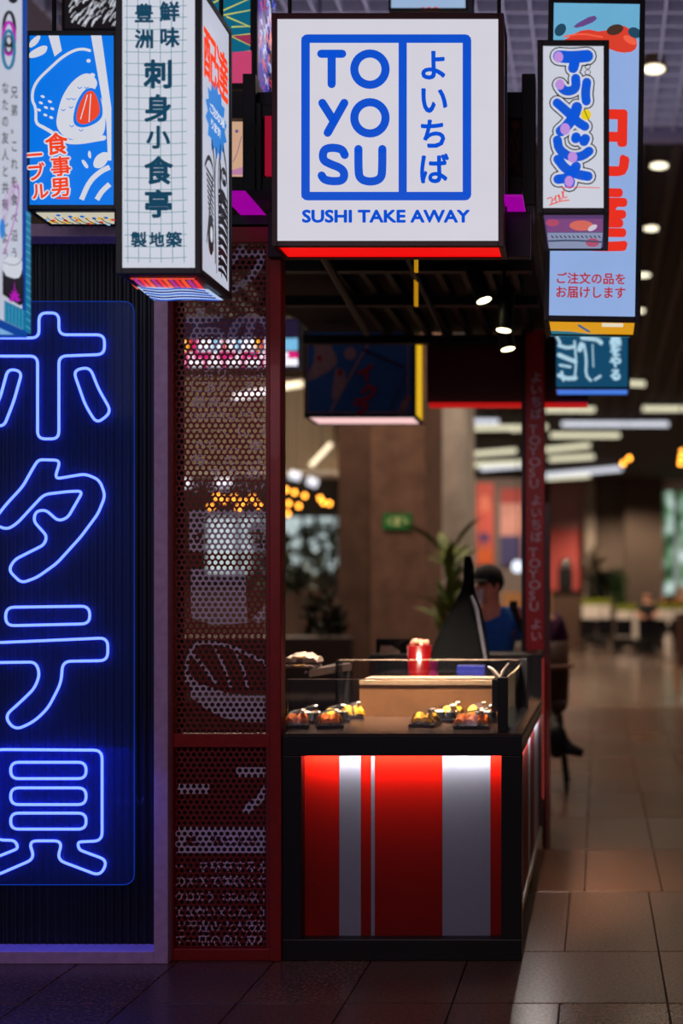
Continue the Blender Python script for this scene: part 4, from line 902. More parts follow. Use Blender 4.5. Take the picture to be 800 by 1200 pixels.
loops = {'neon_glyph': [
    [c4([(137, 168), (137, 80), (207, 80), (207, 157), (367, 157), (367, 226), (207, 232), (207, 523), (132, 523), (132, 232), (-25, 232), (-25, 168)]),
     c4([(28, 276), (78, 286), (48, 392), (12, 484), (-42, 462), (0, 380)]), c4([(257, 282), (316, 270), (345, 345), (392, 428), (340, 470), (300, 405)])],
    [c4([(135, 596), (212, 598), (192, 664), (300, 646), (350, 668), (370, 722), (345, 785), (285, 866), (200, 960), (130, 1010), (75, 1030), (30, 985), (50, 948), (155, 895), (165, 865), (118, 812), (125, 778), (160, 772), (205, 812), (238, 800), (292, 706), (240, 708), (155, 718), (120, 755), (60, 820), (25, 842), (-30, 820), (20, 755), (80, 690), (118, 622)])],
    [c4([(20, 1115), (315, 1111), (316, 1173), (20, 1180)]), c5([(-42, 129), (303, 114), (303, 178), (176, 180), (172, 240), (135, 312), (95, 350), (42, 374), (12, 335), (60, 292), (98, 255), (112, 215), (100, 182), (-42, 184)])],
    [c5([(-15, 428), (287, 430), (287, 685), (218, 688), (222, 710), (303, 740), (282, 784), (160, 738), (176, 685), (80, 685), (98, 735), (-15, 784), (-38, 742), (52, 706), (42, 684), (-15, 682)]),
     c5([(30, 464), (242, 464), (242, 510), (30, 510)]), c5([(30, 536), (242, 536), (242, 583), (30, 583)]), c5([(30, 607), (242, 607), (242, 652), (30, 652)])]]}
lamp('neon_light', 'AREA', (PX(40, YN), YA - .03, PZ(860, YN)), 24, (.05, .10, 1), 0.8, rot=(-PI / 2 + .6, 0, 0), size_y=1.5, parent=ns)
for gi, g in enumerate(loops['neon_glyph']):
    mb = MB(); hm = MB()
    for li, lp in enumerate(g):
        r_ = {0: 9, 1: 7, 2: 10, 3: 10}[gi]
        pl = round_poly(lp, r_, 5); YT = YA - .010
        mb.tube([Vector((PX(x, YT), YT, PZ(y, YT))) for x, y in pl], 0.0054, NEON, 8, closed=True)
        for k in range(0, len(pl), max(4, len(pl) // 6)):
            x, y = pl[k]; hm.cyl((PX(x, YT), YT, PZ(y, YT)), (PX(x, YA), YA + .001, PZ(y, YA)), .004, mat('clip', (60, 80, 180), .4), n=6)
    o = mb.build('neon_character', ns); hm.build('standoff', o)

# ================================================================== HANGING LIGHT BOXES
def lightbox(name, label, x0, x1, y0, y1, Y, Yb, fr, face, ft=.025, cat='sign', rods=True, und=None, rightface=None, z1=None, inset=6, bottom_inset=None, group=None):
    X0, X1 = PX(x0, Y), PX(x1, Y); Z0 = PZ(y1, Y); Z1 = PZ(y0, Y) if z1 is None else z1
    t = root(name, label, cat, ((X0 + X1) / 2, Y, Z0), group)
    d = inset * Y / F
    frame_box(t, X0, X1, Y, Yb, Z0, Z1, d, fr, .02)
    bx('front_face', t, X0 + d * .8, X1 - d * .8, Y + .006, Y + .016, Z0 + d * .8, Z1 - d * .8, face)
    bx('right_face', t, X1 - .014, X1 - .006, Y + .018, Yb - .018, Z0 + d * .8, Z1 - d * .8, rightface or fr)
    bx('left_face', t, X0 + .006, X0 + .014, Y + .018, Yb - .018, Z0 + d * .8, Z1 - d * .8, rightface or fr)
    bx('bottom_face', t, X0 + d * .8, X1 - d * .8, Y + .018, Yb - .018, Z0 + .006, Z0 + .014, und or fr)
    bx('back_face', t, X0 + d * .8, X1 - d * .8, Yb - .014, Yb - .006, Z0 + d, Z1 - d, fr)
    for x in (X0 + .03, X1 - .03) if rods else ():
        MB().cyl((x, Yb - .03, Z1 - .01), (x, Yb - .03, CEIL + .3 if Yb < 9.9 else CEIL), .008, BLACK, n=8).build('hanging_rod', t)
    return t, X0, X1, Z0, Z1
# --- main square sign
DR = mat('oxblood_frame', (66, 20, 20), .4); SW = lit('white_face', (208, 206, 216), 1.0, .015); BLU = lit('royal_blue', (10, 78, 200), 1.0)
Y = 4.25
t, a0, a1, b0, b1 = lightbox('square_sign', 'big square white light box with blue lettering, dark red frame', 318, 590, 15, 288.5, Y, Y * 1.036 + .02, DR, SW, inset=6.5, und=lit('red_underside', (235, 8, 10), 1.0))
a = Art(front(Y + .005), 0)
a.stroke(round_poly([(358, 45.5), (547, 45.5), (547, 230), (358, 230)], 2, 3), 10, BLU, 0, closed=True); a.rect(467, 42, 476.6, 234, BLU)
a.rect(353.4, 44, 363, 232, BLU)
Wd = 9.6
def st(p, c=False, s_=2): a.stroke(p, Wd, BLU, s_, closed=c, new=False)
a.layer()
def ringpts(cx, cy, r): return [(cx + r * math.cos(2 * PI * k / 32), cy + r * math.sin(2 * PI * k / 32)) for k in range(32)]
st([(376.5, 63.5), (401, 63.5)], s_=0); st([(388.7, 63.5), (388.7, 99)], s_=0); st(ringpts(433.5, 81.5, 18.3), True, 0)
st([(377.8, 121), (391, 142)], s_=0); st([(403.5, 121), (384, 156)], s_=0); st(ringpts(433.5, 138.5, 18.3), True, 0)
st([(404, 182), (401, 175), (388, 173), (379, 176), (378, 188), (388, 193), (399, 197), (404, 203), (402, 212), (390, 213), (380, 211), (377, 206)], s_=3)
st([(420, 175), (420, 196), (421, 210), (434, 214), (447, 210), (448, 196), (448, 175)], s_=3)
for ch, y in zip('よいちば', (76.5, 117, 157, 198)): a.text(ch, 508, y, 38, BLU, .028, .95, new=False)
a.fit('SUSHI TAKE AWAY', 354, 246, 550.5, 261.5, BLU, .038)
a.build('lettering', t)
# --- tall white sign
Y = 3.75; XS = PX(235, Y); Yb = XS * F / (272 - VX); zt1 = H + 663 * Yb / F
BK = mat('sign_frame_black', (17, 16, 18), .5); NAVY = lit('navy_ink', (22, 66, 92), 1.0); GRID = lit('grid_ink', (92, 140, 150), 1.0); OR = lit('orange_red', (228, 66, 34), 1.0); SKY = lit('sky_blue', (30, 122, 205), 1.0); WF = lit('paper_white', (200, 204, 216), 1.0, .015); INK = lit('ink_black', (22, 20, 26), 1.0)
t, a0, a1, b0, b1 = lightbox('tall_sign', 'tall white light box with dark teal brush characters on a thin grid', 135.5, 235, 0, 320.5, Y, Yb, BK, WF, rightface=lit('white_side', (186, 190, 206), 1.0), z1=zt1, inset=7)
a = Art(front(Y + .006), 0)
for i, x in enumerate((149, 161.5, 175, 188, 201.5, 215)): a.stroke([(x, -15), (x + 2 * math.sin(i), 150), (x + 1, 308)], .8, GRID, 1, caps=False, new=(i == 0))
for i in range(24): a.stroke([(146, -6 + i * 13.4), (190, -5 + i * 13.4), (219, -6.5 + i * 13.4)], .8, GRID, 1, caps=False, new=(i == 0))
a.layer()
for ch, x, y, s_ in (('豊', 169, 16, 23), ('鮮', 199, 14, 24), ('洲', 169.5, 46, 23), ('味', 199, 44, 24), ('刺', 186, 87, 35), ('身', 185.5, 127, 33), ('小', 185.5, 161, 28), ('食', 186, 200, 34), ('亭', 186, 239, 34), ('製', 163, 281, 19), ('地', 184, 281, 18), ('築', 204, 281, 19)):
    a.text(ch, x, y, s_, NAVY, .034, new=False)
a.build('characters', t)
# side artwork: (u, v) over the right face, v measured in real height
fs, nsd = side(XS - .005)
zA, zB = b1 - .03, b0 + .03; yA, yB = Y + .03, Yb - .03
def su(u, v): return Vector((XS - .005, yA + (yB - yA) * u, zA + (zB - zA) * v))
a = Art((su, Vector((1, 0, 0))), 0)
wr = (zA - zB) / (yB - yA)     # height over width
def stx(ch, u, v, s_, mt, bold, sk=0):
    vs, fcs = glyph(ch, bold); a.mb.add([a._l(u + (x - .5) * s_, v - (y - .38) * s_ * sk) for x, y in vs], fcs, mt)
a.layer(); stx('配', .27, .19, .5, OR, .026, .40); stx('達', .74, .19, .5, OR, .026, .40)
a.k += 1; pts = []
for k in range(28):
    an = 2 * PI * k / 28; r_ = 1 if k % 2 else .78; pts.append((.5 + .42 * r_ * math.cos(an), .40 + .145 * r_ * math.sin(an)))
a.fill(pts, SKY)
a.layer()
for i, ch in enumerate('ご注文の承'): stx(ch, .30 + i * .115, .375, .15, WF, .03, .28)
for i, ch in enumerate('ります!'): stx(ch, .34 + i * .12, .43, .15, WF, .03, .28)
# black line drawing of fish body
def ln(p, w_=.012, s_=2): a.stroke(p, w_, INK, s_, new=False, caps=False)
a.layer()
ln([(.05, .62), (.2, .56), (.4, .6), (.3, .68), (.12, .9)], .02); ln([(.3, .5), (.4, .54), (.42, .62), (.45, .95)], .03); ln([(.5, .5), (.42, .62), (.5, .98)], .02); ln([(.66, .47), (.55, .6), (.6, .8), (.7, .98)], .025); ln([(.75, .47), (.92, .55), (.95, .8), (.9, .98)], .025)
for i in range(13): ln([(.1 + i * .012, .62 + i * .02), (.38, .64 + i * .022)], .012)
for i in range(16): ln([(.56, .66 + i * .02), (.74, .64 + i * .02 + (.012 if i % 2 else 0)), (.93, .67 + i * .02)], .016)
a.fill([(.62, .52), (.7, .58), (.66, .62), (.7, .68), (.64, .74), (.6, .62)], INK)
for r_ in (.14, .1, .06): a.stroke([(.72 + r_ * math.cos(2 * PI * k / 16), .70 + r_ * .35 * math.sin(2 * PI * k / 16)) for k in range(16)], .014, INK, 0, closed=True)
for r_ in (.1, .06): a.stroke([(.76 + r_ * math.cos(2 * PI * k / 16), .585 + r_ * .3 * math.sin(2 * PI * k / 16)) for k in range(16)], .014, INK, 0, closed=True)
a.ell(.24, .86, .11, .075, INK); a.ell(.26, .855, .05, .03, WF)
a.build('side_artwork', t)
a = Art(under(b0 + .005), 0); OR2 = lit('wave_orange', (240, 84, 50), 1.0)
a.rect(150, 325.5, 228, 327, OR2); a.k += 1
for i in range(12):
    x = 148 + i * 7; a.fill([(x, 325.5), (x + 5, 325.5), (x + 18 - i * .2, 338), (x + 12 - i * .2, 338)], (OR2, lit('wave_violet', (172, 50, 140), 1), lit('wave_red', (236, 50, 60), 1))[i % 3])
a.fill([(160, 333), (244, 336), (262, 349), (180, 349)], lit('wave_pale', (176, 196, 230), 1))
for i in range(5): a.stroke([(165 + i * 3, 334 + i * 3), (190, 337 + i * 3), (215, 334 + i * 3.2), (240 + i * 4, 338 + i * 2.6)], 1.6, (lit('wave_blue', (24, 84, 190), 1), lit('wave_navy', (30, 40, 120), 1))[i % 2], 2)
a.build('underside_print', t)
# --- nigiri sign
Y = 4.12; BLF = lit('azure', (0, 112, 222), 1.0); CR = lit('cream_ink', (205, 208, 218), 1.0)
t, a0, a1, b0, b1 = lightbox('picture_sign', 'blue light box with white rice ball drawing and red characters, left', 28.5, 138, 35.5, 245, Y, Y / .955, BK, BLF, inset=5.2)
a = Art(front(Y + .006), 0)
def z1f(p): return [(x / 5.517, y / 5.517) for x, y in p]
a.fill(z1f([(187, 280), (235, 232), (270, 232), (240, 290), (190, 315)]), CR, 1); a.fill(z1f([(190, 385), (185, 345), (260, 300), (300, 295), (312, 310), (290, 355)]), CR, 2); a.fill(z1f([(315, 232), (382, 232), (402, 330), (355, 368)]), CR)
a.fill(z1f([(590, 232), (658, 232), (722, 700), (722, 1040), (700, 1040), (690, 800)]), CR)
a.stroke(z1f([(583, 330), (540, 318), (480, 328), (400, 375), (330, 440), (250, 515), (215, 580), (210, 650), (235, 700), (235, 780)]), 3.3, CR, 2)
a.stroke([(42.5, 140), (44, 146), (52, 150), (64, 157), (72, 165), (90, 168), (122, 162)], 3.0, CR, 2, w1=6)
a.fill([(66, 150), (68, 132), (74, 112), (85, 96), (99, 86), (109, 88), (116, 98), (110, 108), (121, 116), (125, 140), (122, 162), (100, 166), (78, 163)], CR, 2)
a.ell(104.5, 72, 2.5, 2.3, CR); a.ell(109, 89, 3.2, 2.6, CR)
for x, y in ((51, 114), (59.5, 120), (49, 121.5), (55, 127), (62.5, 128.5), (47, 130), (54.5, 136), (61.5, 139)): a.ell(x, y, 2.6, 1.6, CR, .4, 10)
a.fill([(86, 144), (91, 120), (103, 103), (117, 107), (122, 128), (121, 141), (106, 150), (93, 151)], BLF, 2); a.fill([(90, 141), (94, 123), (104, 107), (113, 109), (119, 128), (117, 138), (104, 147), (95, 147)], OR, 2)
a.stroke([(96, 141), (104, 113)], 1.2, CR, 0); a.stroke([(106, 144), (108, 112)], 1.2, CR, 0)
for x, y in ((82, 118), (88, 118), (95, 105), (103, 105), (76, 131), (85, 128), (86, 150), (97, 155)): a.stroke([(x - 2, y - 1), (x, y + 1), (x + 2.5, y - 1)], .9, BLF, 1)
a.fill([(105, 185), (106, 178), (109, 180), (109, 189)], CR, 1); a.fill([(97, 190), (101, 189), (107, 198), (103, 200)], CR, 1); a.fill([(111, 198), (113, 187), (122, 180), (131, 181), (128, 193), (120, 200)], CR, 2)
a.stroke([(98, 236), (107, 215), (120, 203), (131, 198)], 6, CR, 2, caps=False); a.stroke([(116, 236), (122, 226), (131, 218)], 6, CR, 2, caps=False)
for mt, bo in ((CR, .10), (OR, .025)):
    a.layer()
    for ch, x, y, s_ in (('食', 69, 171, 27), ('事', 74, 197, 24), ('男', 74, 221, 24), ('一', 42, 184, 22), ('ブ', 45, 204, 22), ('ル', 50, 226, 21)): a.text(ch, x, y, s_, mt, bo, new=False, rot=-.08)
a.rect(69, 233, 84, 235.5, OR)
a.build('artwork', t)
a = Art(under(b0 + .005), 0)
a.fill([(42, 248.5), (134, 248.5), (134, 262), (55, 262)], lit('comic_cream', (196, 190, 170), 1))
cc = [lit('comic_yellow', (222, 170, 40), 1), lit('comic_blue', (30, 100, 190), 1), lit('comic_sky', (150, 190, 215), 1), INK, lit('comic_red', (200, 50, 60), 1)]
rnd = random.Random(5); a.layer()
for i in range(30):
    x = 50 + i * 2.8; y = 250 + rnd.random() * 9; a.fill([(x - 2, y), (x + 1, y - 1.2), (x + 4.5, y), (x + 3, y + 1.8), (x, y + 1.2)], cc[i % 5 if i % 5 != 3 else 0], 1)
for i in range(9): a.stroke([(46 + i * 9, 249), (52 + i * 9, 254), (60 + i * 9, 256), (62 + i * 9, 261)], .8, INK, 1)
a.build('underside_print', t)
# --- leftmost narrow box, only its right side in view
XS = -1.8; Yn = 3.05; Yb = XS * F / (32 - VX); Z0 = PZ(396, Yb); t = root('corner_sign', 'white light box with ring logo and slim text column at the left frame edge', 'sign', (XS, Yn, Z0))
frame_box(t, XS - .5, XS, Yn, Yb, Z0, 4.0, .02, lit('blue_rim', (20, 84, 190), .55), .02)
bx('right_face', t, XS - .014, XS - .006, Yn + .02, Yb - .018, Z0 + .018, 3.98, lit('white_side', (186, 190, 206), 1.0)); bx('front_face', t, XS - .48, XS - .02, Yn + .006, Yn + .014, Z0 + .02, 3.98, WF); bx('bottom_face', t, XS - .48, XS - .02, Yn + .02, Yb - .02, Z0 + .006, Z0 + .014, lit('pale_cyan', (120, 170, 215), 1))
bx('left_face', t, XS - .494, XS - .486, Yn + .02, Yb - .018, Z0 + .018, 3.98, WF)
for y in (Yn + .05, Yb - .05): MB().cyl((XS - .25, y, 3.98), (XS - .25, y, CEIL + .3), .01, BLACK).build('hanging_rod', t)
a = Art(side(XS - .005), 0); TEAL = lit('teal_print', (20, 110, 150), 1); MAG = lit('magenta_print', (170, 20, 170), 1)
def ring2(cx, cy, rx, ry, w_, mt, n=28): a.stroke([(cx + rx * math.cos(2 * PI * k / n), cy + ry * math.sin(2 * PI * k / n)) for k in range(n)], w_, mt, 0, closed=True)
ring2(10, 34, 6.5, 20, 3.8, INK); ring2(9.5, 45, 6.8, 19, 3.8, MAG); ring2(9, 58, 6.8, 22, 3.8, TEAL); ring2(9, 52, 4, 10, 2, INK)
a.ell(14, -3, 6, 7, INK)
def sidetext(s_, x, y0, dy, size):
    a.layer()
    for i, ch in enumerate(s_): a.text(ch, x, y0 + i * dy, size, INK, .01, .55, new=False, skew=0)
sidetext('なたの友人と共有しよう', 4.5, 103, 19.5, 15); sidetext('兄弟。これを食べ沿う', 15, 108, 21, 15)
for i in range(4): a.stroke([(0, 275 - i * 12), (8, 245 - i * 8), (17, 215 - i * 2), (21, 228), (14, 262), (2, 298)], .5, MAG, 2)
a.ell(0, 268, 3.2, 12, SKY)
a.fill([(0, 310), (12, 318), (22, 312), (25, 325), (25, 356), (20, 358), (0, 345)], INK)
a.fill([(0, 300), (22, 302), (23, 318), (18, 328), (0, 322)], WF, 1)
a.stroke([(0, 307), (14, 312), (22, 306), (24, 296)], .7, INK, 2)
for k in range(7):
    an = -PI / 2 + (k - 3) * .5; a.fill([(13, 352), (13 + 3 * math.cos(an - .3), 352 + 9 * math.sin(an - .3)), (13 + 7 * math.cos(an), 352 + 24 * math.sin(an) * (.6 if k != 3 else 1)), (13 + 3 * math.cos(an + .3), 352 + 9 * math.sin(an + .3))], MAG)
a.fill([(0, 352), (25, 364), (26, 388), (0, 376)], TEAL)
a.fill([(25.5, 246), (31, 250), (31, 392), (25.5, 389)], TEAL)
for i in range(16): a.stroke([(25.5, 250 + i * 8.8), (31, 254 + i * 8.8)], .7, lit('cyan_line', (90, 190, 220), 1), 0, new=(i == 0), caps=False)
for i in range(6): a.stroke([(4 * i + 1, 354 + i * 2), (4 * i + 1, 376 + i * 2)], .5, lit('cyan_line', (90, 190, 220), 1), 0, new=(i == 0), caps=False)
a.build('side_print', t)
# --- graffiti lettering sign
Y = 3.85
t, a0, a1, b0, b1 = lightbox('bubble_sign', 'narrow white light box with plump blue bubble lettering, upper right', 629.5, 713.5, 46.5, 250, Y, Y / .902, BK, WF, inset=6.6, rods=False, und=lit('plum_face', (86, 60, 110), .9))
for z in (b0 + .35, b1 - .12): MB().cyl((PX(690, Y), Y / .902 - .01, z), (PX(690, Y), 4.705, z), .012, BLACK).build('bracket', t)
a = Art(front(Y + .006), 0); CB = lit('cobalt', (14, 84, 205), 1.0); LIL = lit('lilac_dot', (186, 140, 215), 1.0)
def q3(p): return [(580 + x / 3.636, y / 3.636) for x, y in p]
strk = [([(272, 242), (330, 246), (392, 240)], 46), ([(338, 272), (332, 292)], 38), ([(275, 362), (290, 385), (315, 392), (345, 378), (343, 335)], 34), ([(390, 352), (384, 400), (388, 432)], 34),
        ([(264, 440), (310, 480), (352, 522), (382, 540)], 34), ([(348, 458), (335, 500), (300, 545), (280, 560)], 40), ([(345, 585), (343, 592)], 36), ([(384, 592), (378, 604)], 36),
        ([(265, 598), (272, 640), (320, 672), (370, 668), (400, 645)], 34), ([(268, 680), (300, 722), (350, 745), (395, 752)], 36), ([(345, 710), (310, 760), (268, 765)], 36), ([(318, 775), (316, 782)], 40)]
for extra, mt in ((30, INK), (20, WF), (0, CB)):
    a.layer()
    for p, w_ in strk: a.stroke(q3(p), (w_ * 1.14 + extra) / 3.636, mt, 2, new=False)
for x, y, r_ in ((270, 245, 20), (276, 362, 19), (298, 552, 21), (330, 672, 20), (315, 775, 19)): a.ell(*q3([(x, y)])[0], r_ / 3.636, (r_ + 4) / 3.636, LIL)
a.ell(*q3([(387, 492)])[0], 6, 6.4, lit('yellow_dot', (226, 200, 30), 1)); a.stroke(q3([(378, 470), (398, 512)]), .8, INK, 0)
for x, y in ((394, 287), (394, 312)):
    c = q3([(x, y)])[0]; a.stroke([(c[0] + 3.2 * math.cos(2 * PI * k / 14), c[1] + 3.0 * math.sin(2 * PI * k / 14)) for k in range(14)], .8, INK, 0, closed=True)
a.stroke(q3([(282, 803), (350, 800), (444, 804)]), .9, OR, 1)
a.layer()
for p in ([(232, 878), (270, 862), (315, 856)], [(222, 850), (245, 842), (240, 872)], [(255, 840), (262, 868)], [(248, 858), (266, 830), (276, 860)], [(270, 832), (285, 862), (292, 815)], [(284, 820), (296, 850), (306, 842)]): a.stroke(q3(p), 1.2, OR, 1, new=False)
a.build('lettering', t)
a = Art(under(b0 + .005), 0)
a.fill([(640, 256), (706, 256), (706, 271), (641, 271)], lit('plum', (120, 66, 120), 1)); a.fill([(641, 272), (706, 272), (704, 291), (643, 291)], lit('grey_blue', (130, 140, 170), 1))
a.ell(681, 263.5, 14, 6, lit('salmon_oval', (205, 100, 84), 1)); a.ell(694, 266, 6, 3, lit('pale_slice', (200, 190, 205), 1), -.5); a.ell(647, 260, 8, 4, lit('rose_oval', (170, 70, 100), 1)); a.ell(694, 283, 8, 5, lit('rose_oval', (170, 70, 100), 1))
a.stroke([(643, 281), (670, 280), (704, 282)], 2, lit('slate', (60, 70, 96), 1), 1)
for i in range(12): a.stroke([(646 + i * 5, 275), (648 + i * 5, 277)], 1.2, INK, 0, new=False)
a.build('underside_print', t)
# --- tall pale blue sign behind
Y = 4.7
PB = lit('pale_blue_face', (142, 170, 220), 1.0)
t, a0, a1, b0, b1 = lightbox('delivery_sign', 'tall pale blue light box with big red characters and small red notice, right', 636.5, 750, -3, 376.5, Y, Y / .945, BK, PB, inset=6.4, und=lit('amber_face', (214, 150, 22), 1.0))
a = Art(front(Y + .006), 0); RDL = lit('signal_red', (218, 48, 34), 1.0); NR = lit('notice_red', (170, 40, 50), 1.0)
a.fill([(643, 2.5), (744, 2.5), (744, 46), (643, 52)], lit('upper_sky', (104, 170, 206), 1.0))
a.fill([(640.5 + 3, 60), (660, 44), (680, 34), (700, 38), (722, 28), (736, 36), (742, 50), (738, 60), (722, 62), (705, 56), (690, 60), (660, 64)], lit('vehicle_red', (214, 62, 44), 1), 1)
a.ell(651, 36, 6, 8, lit('vehicle_teal', (34, 70, 92), 1), .6); a.ell(738, 38, 8, 6, lit('vehicle_teal', (34, 70, 92), 1), .4); a.fill([(664, 32), (690, 17), (695, 24), (672, 34)], lit('vehicle_violet', (100, 70, 130), 1), 1); a.ell(715, 35, 10, 6, lit('vehicle_brown', (70, 48, 40), 1), -.3); a.ell(733, 47, 9, 4, lit('vehicle_light', (236, 96, 70), 1), .5); a.stroke([(656, 44), (676, 40), (700, 44)], 2, lit('vehicle_light', (236, 96, 70), 1), 1)
a.text('配', 693, 166, 84, RDL, .034, .98); a.text('達', 693, 256, 84, RDL, .034, .98)
a.fit('ご注文の品を', 651.5, 320, 731.5, 333.5, NR, .022); a.fit('お届けします', 651, 336.5, 732, 350, NR, .022)
a.build('artwork', t)
a = Art(under(b0 + .005), 0)
a.fill([(644, 388), (668, 388.5), (690, 391), (738, 392.5), (738, 394.4), (644, 394.4)], lit('teal_band', (30, 110, 130), 1)); a.stroke([(678, 381), (683, 384), (690, 388)], 2.4, lit('fish_blue', (20, 90, 140), 1), 1); a.rect(705, 377.8, 730, 382, lit('strip_print', (225, 215, 190), 1))
a.build('underside_print', t)
t.rotation_euler = (0, math.radians(-.9), 0) if False else (0, math.radians(.9), 0)
# --- teal sign below
Y = 6.4; TB = lit('deep_teal', (20, 72, 104), 1.0); TI = lit('ice_ink', (170, 205, 222), 1.0)
t, a0, a1, b0, b1 = lightbox('teal_sign', 'small teal light box with pale street drawing, hanging below the tall pale blue sign', 649, 738, 380, 456, Y, Y * 1.035, BK, TB, inset=2.6, und=lit('blue_face', (60, 120, 220), 1.0))
a = Art(front(Y + .006), 0)
for ch, y in zip('裏をやる', (398, 410.5, 424, 439)): a.text(ch, 721, y, 14.5, TI, .05, new=False)
for p, w_ in (([(655, 405), (665, 408), (673, 406)], 4), ([(655, 416), (664, 420), (674, 424)], 5), ([(656, 428), (668, 430)], 3), ([(655, 440), (664, 444), (674, 443)], 5), ([(673, 400), (675, 425), (673, 445)], 2.5), ([(682, 396), (700, 398), (704, 402)], 5), ([(684, 404), (687, 420), (686, 440), (692, 446)], 3), ([(694, 404), (695, 430)], 1.5), ([(697, 445), (703, 441)], 3), ([(679, 410), (681, 404)], 6), ([(652, 394), (656, 402)], 3), ([(658, 436), (660, 446)], 3)): a.stroke(p, w_, TI, 1)
a.build('artwork', t)
# --- blue picture sign deep in the kiosk (unlit front)
Y = 7.3; DB = mat('dim_blue', (40, 110, 180), .6)
t, a0, a1, b0, b1 = lightbox('hanging_picture', 'unlit blue picture box with pale figure shapes and dark red characters, hanging behind the kiosk', 356, 487, 385, 489, Y, Y / .957, BK, DB, inset=4, und=lit('pinkish_strip', (236, 190, 190), 1.2), rightface=lit('yellow_side', (226, 176, 30), 1.0))
a = Art(front(Y + .005), 0); BG = mat('dim_beige', (190, 150, 146), .7); DRD = mat('dim_red', (190, 40, 40), .7)
def q7(p): return [(340 + x / 5, 380 + y / 5) for x, y in p]
a.fill(q7([(130, 65), (370, 70), (330, 95), (230, 110), (275, 200), (270, 250), (110, 340), (100, 300), (150, 200)]), BG, 1); a.fill(q7([(265, 250), (320, 270), (330, 340), (270, 440), (240, 440), (255, 330)]), BG, 1); a.ell(*q7([(352, 172)])[0], 7, 7.5, BG)
a.stroke(q7([(478, 75), (235, 510)]), 2.6, BG, 0); a.stroke(q7([(690, 280), (580, 510)]), 2, mat('dim_steel', (70, 84, 104), .7), 0); a.stroke(q7([(690, 430), (650, 510)]), 7, BG, 0); a.stroke(q7([(430, 150), (660, 250)]), 3, mat('dim_purple', (60, 40, 60), .7), 0)
for p in ((q7([(99, 75), (99, 515)])), q7([(99, 518), (690, 518)]), q7([(690, 75), (690, 515)])): a.stroke(p, 1.4, BG, 0, caps=False)
for ch, x, y in (('く', 443, 282), ('ら', 392 + 70, 400), ('ら', 415, 480)): a.ink('イクラ'[('くらら'.index(ch) if y < 450 else 2)] if y != 400 else 'ク', *q7([(x, y)])[0], 22, DRD, .06)
a.ell(*q7([(172, 200)])[0], 3, 4, DRD); a.ell(*q7([(292, 285)])[0], 3, 4, DRD)
a.build('artwork', t)
# --- colourful lit sign seen behind perforation
Y = 8.2; CF = lit('festive_face', (34, 26, 52), .9)
t, a0, a1, b0, b1 = lightbox('festive_sign', 'colourful pink and white lit sign glimpsed between red pole and hanging picture', 190, 352, 372, 433, Y, Y + .3, BK, CF, inset=2)
a = Art(front(Y + .004), 0); cols = [lit('f_white', (235, 235, 245), 1.3), lit('f_pink', (220, 30, 120), 1.1), lit('f_amber', (240, 170, 30), 1.3), lit('f_sky', (120, 190, 230), 1.1), lit('f_red', (200, 40, 60), 1)]
for i in range(28):
    x = 194 + i * 5.6; a.rect(x, 398, x + 5, 412, cols[[2, 2, 0, 0, 2, 4, 1, 0, 0, 0, 3, 0, 4, 0, 0, 3, 0, 0, 0, 2, 4, 0, 0, 0, 4, 3, 3, 3][i]]); a.rect(x, 413 + (i % 2), x + 5.2, 421, cols[1 if i % 5 else 0]); a.rect(x, 421.5, x + 5.2, 430, cols[0 if i % 4 else 1])
a.build('artwork', t)
# --- upper background boxes
Y = 5.4
t, a0, a1, b0, b1 = lightbox('hair_sign', 'dark light box with white brushed hair strokes above the blue picture sign', 72, 140, -60, 36, Y, Y + .3, BK, lit('near_black', (26, 22, 26), 1), inset=3)
a = Art(front(Y + .005), 0); rnd = random.Random(2)
for i in range(60):
    x = 80 + rnd.random() * 54; y = rnd.random() * 32; l = 4 + rnd.random() * 7; a.stroke([(x, y), (x + l * .5, y - l * .9), (x + l * 1.1, y - l * 1.2)], 1.2, CR, 1, new=(i == 0), w1=.5, caps=False)
a.build('artwork', t)
t, a0, a1, b0, b1 = lightbox('peach_sign', 'pale blue light box top edge peeking above the big square sign', 455, 548, -60, 12, Y, Y + .3, BK, lit('mist', (150, 176, 210), 1), inset=3)
a = Art(front(Y + .005), 0)
for i in range(5): a.stroke([(493 + i * 3, 12), (495 + i * 4, 8 + (i % 2) * 2), (498 + i * 4, 12)], 1.6, OR, 1, new=(i == 0))
a.build('artwork', t)
Y = 5.0; XS = PX(301, Y); Yb = XS * F / (318.5 - VX)
t, a0, a1, b0, b1 = lightbox('ray_sign', 'teal light box with yellow rays and a pink base, right side splashed blue and red', 200, 301, -60, 104, Y, Yb, BK, lit('teal_face', (12, 100, 130), .9), inset=8, rightface=lit('violet_side', (60, 50, 150), .9))
a = Art(front(Y + .005), 0); YE = lit('ray_yellow', (196, 200, 90), 1)
for p in ([(258, 14), (294, -2)], [(262, 18), (294, 12)], [(266, 20), (294, 32)], [(272, 32), (294, 31)], [(272, 43), (294, 40)], [(272, 43), (294, 54)], [(272, 64), (294, 60)], [(250, 4), (270, -6)]): a.stroke(p, 1.8, YE, 0, w1=1.0)
a.fill([(230, 66), (295, 60), (295, 98), (230, 98)], lit('ray_pink', (196, 66, 110), .95)); a.fill([(272, 43), (294, 41), (294, 54)], lit('ray_rose', (150, 50, 84), .95))
a.build('artwork', t)
a = Art(side(XS - .005), 0); rnd = random.Random(9); cs = [lit('splash_blue', (30, 70, 200), 1), lit('splash_red', (200, 40, 80), 1), lit('splash_white', (170, 190, 230), 1), lit('splash_navy', (30, 24, 90), 1)]
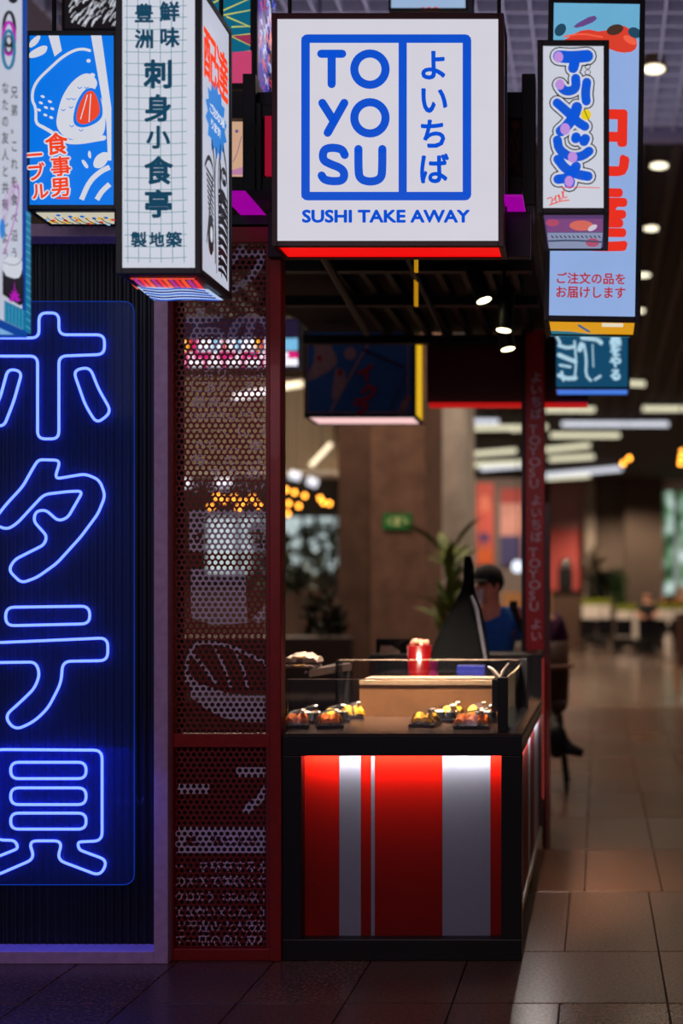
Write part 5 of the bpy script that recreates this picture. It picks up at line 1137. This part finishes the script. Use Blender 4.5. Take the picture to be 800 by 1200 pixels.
for i in range(70):
    x = 303.5 + rnd.random() * 10; y = -6 + rnd.random() * (96 + (x - 303)); a.stroke([(x, y), (x + rnd.uniform(-1, 2), y + 5), (x + rnd.uniform(-1, 3), y + 12)], 2.0, cs[i % 4], 1, w1=.6, caps=False)
a.build('side_print', t)
# gantry carrying poster panels above the canopy
Y = 4.72
gt = root('poster_gantry', 'black steel gantry with uprights standing on the canopy behind the big square sign', 'gantry', (-.8, Y, 3.08))
for x0, x1, y0, y1 in ((284, 299, 86, 236), (611, 627, 86, 240), (300, 306, 120, 232)): bx('upright', gt, PX(x0, Y), PX(x1, Y), Y, Y + .06, PZ(y1, Y) if y1 > 235 else 3.08 if 0 else PZ(236, Y), PZ(y0, Y), BLACK, .003)
for y0, y1 in ((122, 137), (206, 234)): bx('crossbar', gt, PX(240, Y), PX(627, Y), Y + .01, Y + .05, PZ(y1, Y), PZ(y0, Y), BLACK, .003)
bx('crossbar', gt, PX(240, Y), PX(611, Y), Y + .06, Y + .1, PZ(122, Y), PZ(100, Y), mat('gantry_dark', (28, 30, 40), .6), .003)
bx('infill_panel', gt, PX(300, Y), PX(611, Y), Y + .03, Y + .045, PZ(206, Y), PZ(137, Y), mat('poster_dark', (28, 10, 12), .7))
a = Art(front(Y + .029), 0); DX = mat('poster_red_line', (96, 22, 20), .7)
a.ell(604, 146, 5, 5, DX)
for p in ([(604, 152), (596, 170), (598, 195)], [(603, 160), (609, 172), (600, 195)], [(600, 165), (606, 200)], [(594, 180), (610, 203)]): a.stroke(p, 1.8, DX, 1)
a.build('line_drawing', gt)
bx('red_panel', gt, PX(311, Y), PX(340, Y), Y - .01, Y + .01, PZ(206, Y), PZ(137, Y), lit('panel_crimson', (170, 14, 50), .7))
t = root('portrait_box', 'small lit beige picture glimpsed between tall sign and gantry upright', 'sign', (PX(270, 4.9), 4.9, 3.2))
bx('face', t, PX(255, 4.9), PX(288, 4.9), 4.9, 4.92, PZ(205, 4.9), PZ(137, 4.9), lit('beige_face', (214, 170, 140), .9)); bx('case', t, PX(255, 4.9), PX(288, 4.9), 4.92, 5.05, PZ(205, 4.9), PZ(122, 4.9), BLACK)
a = Art(front(4.899), 0); a.stroke([(273, 190), (278, 180), (283, 160)], .8, lit('violet_line', (120, 90, 150), .8), 1); a.ell(277.5, 154, 2, 2, lit('violet_line', (120, 90, 150), .8)); a.fill([(270, 200), (285, 196), (287, 205), (270, 205)], lit('pink_base', (190, 130, 170), .9)); a.build('face_print', t)
bx('post', t, PX(262, 4.9), PX(268, 4.9), 4.95, 5.0, 3.08, PZ(205, 4.9), BLACK)
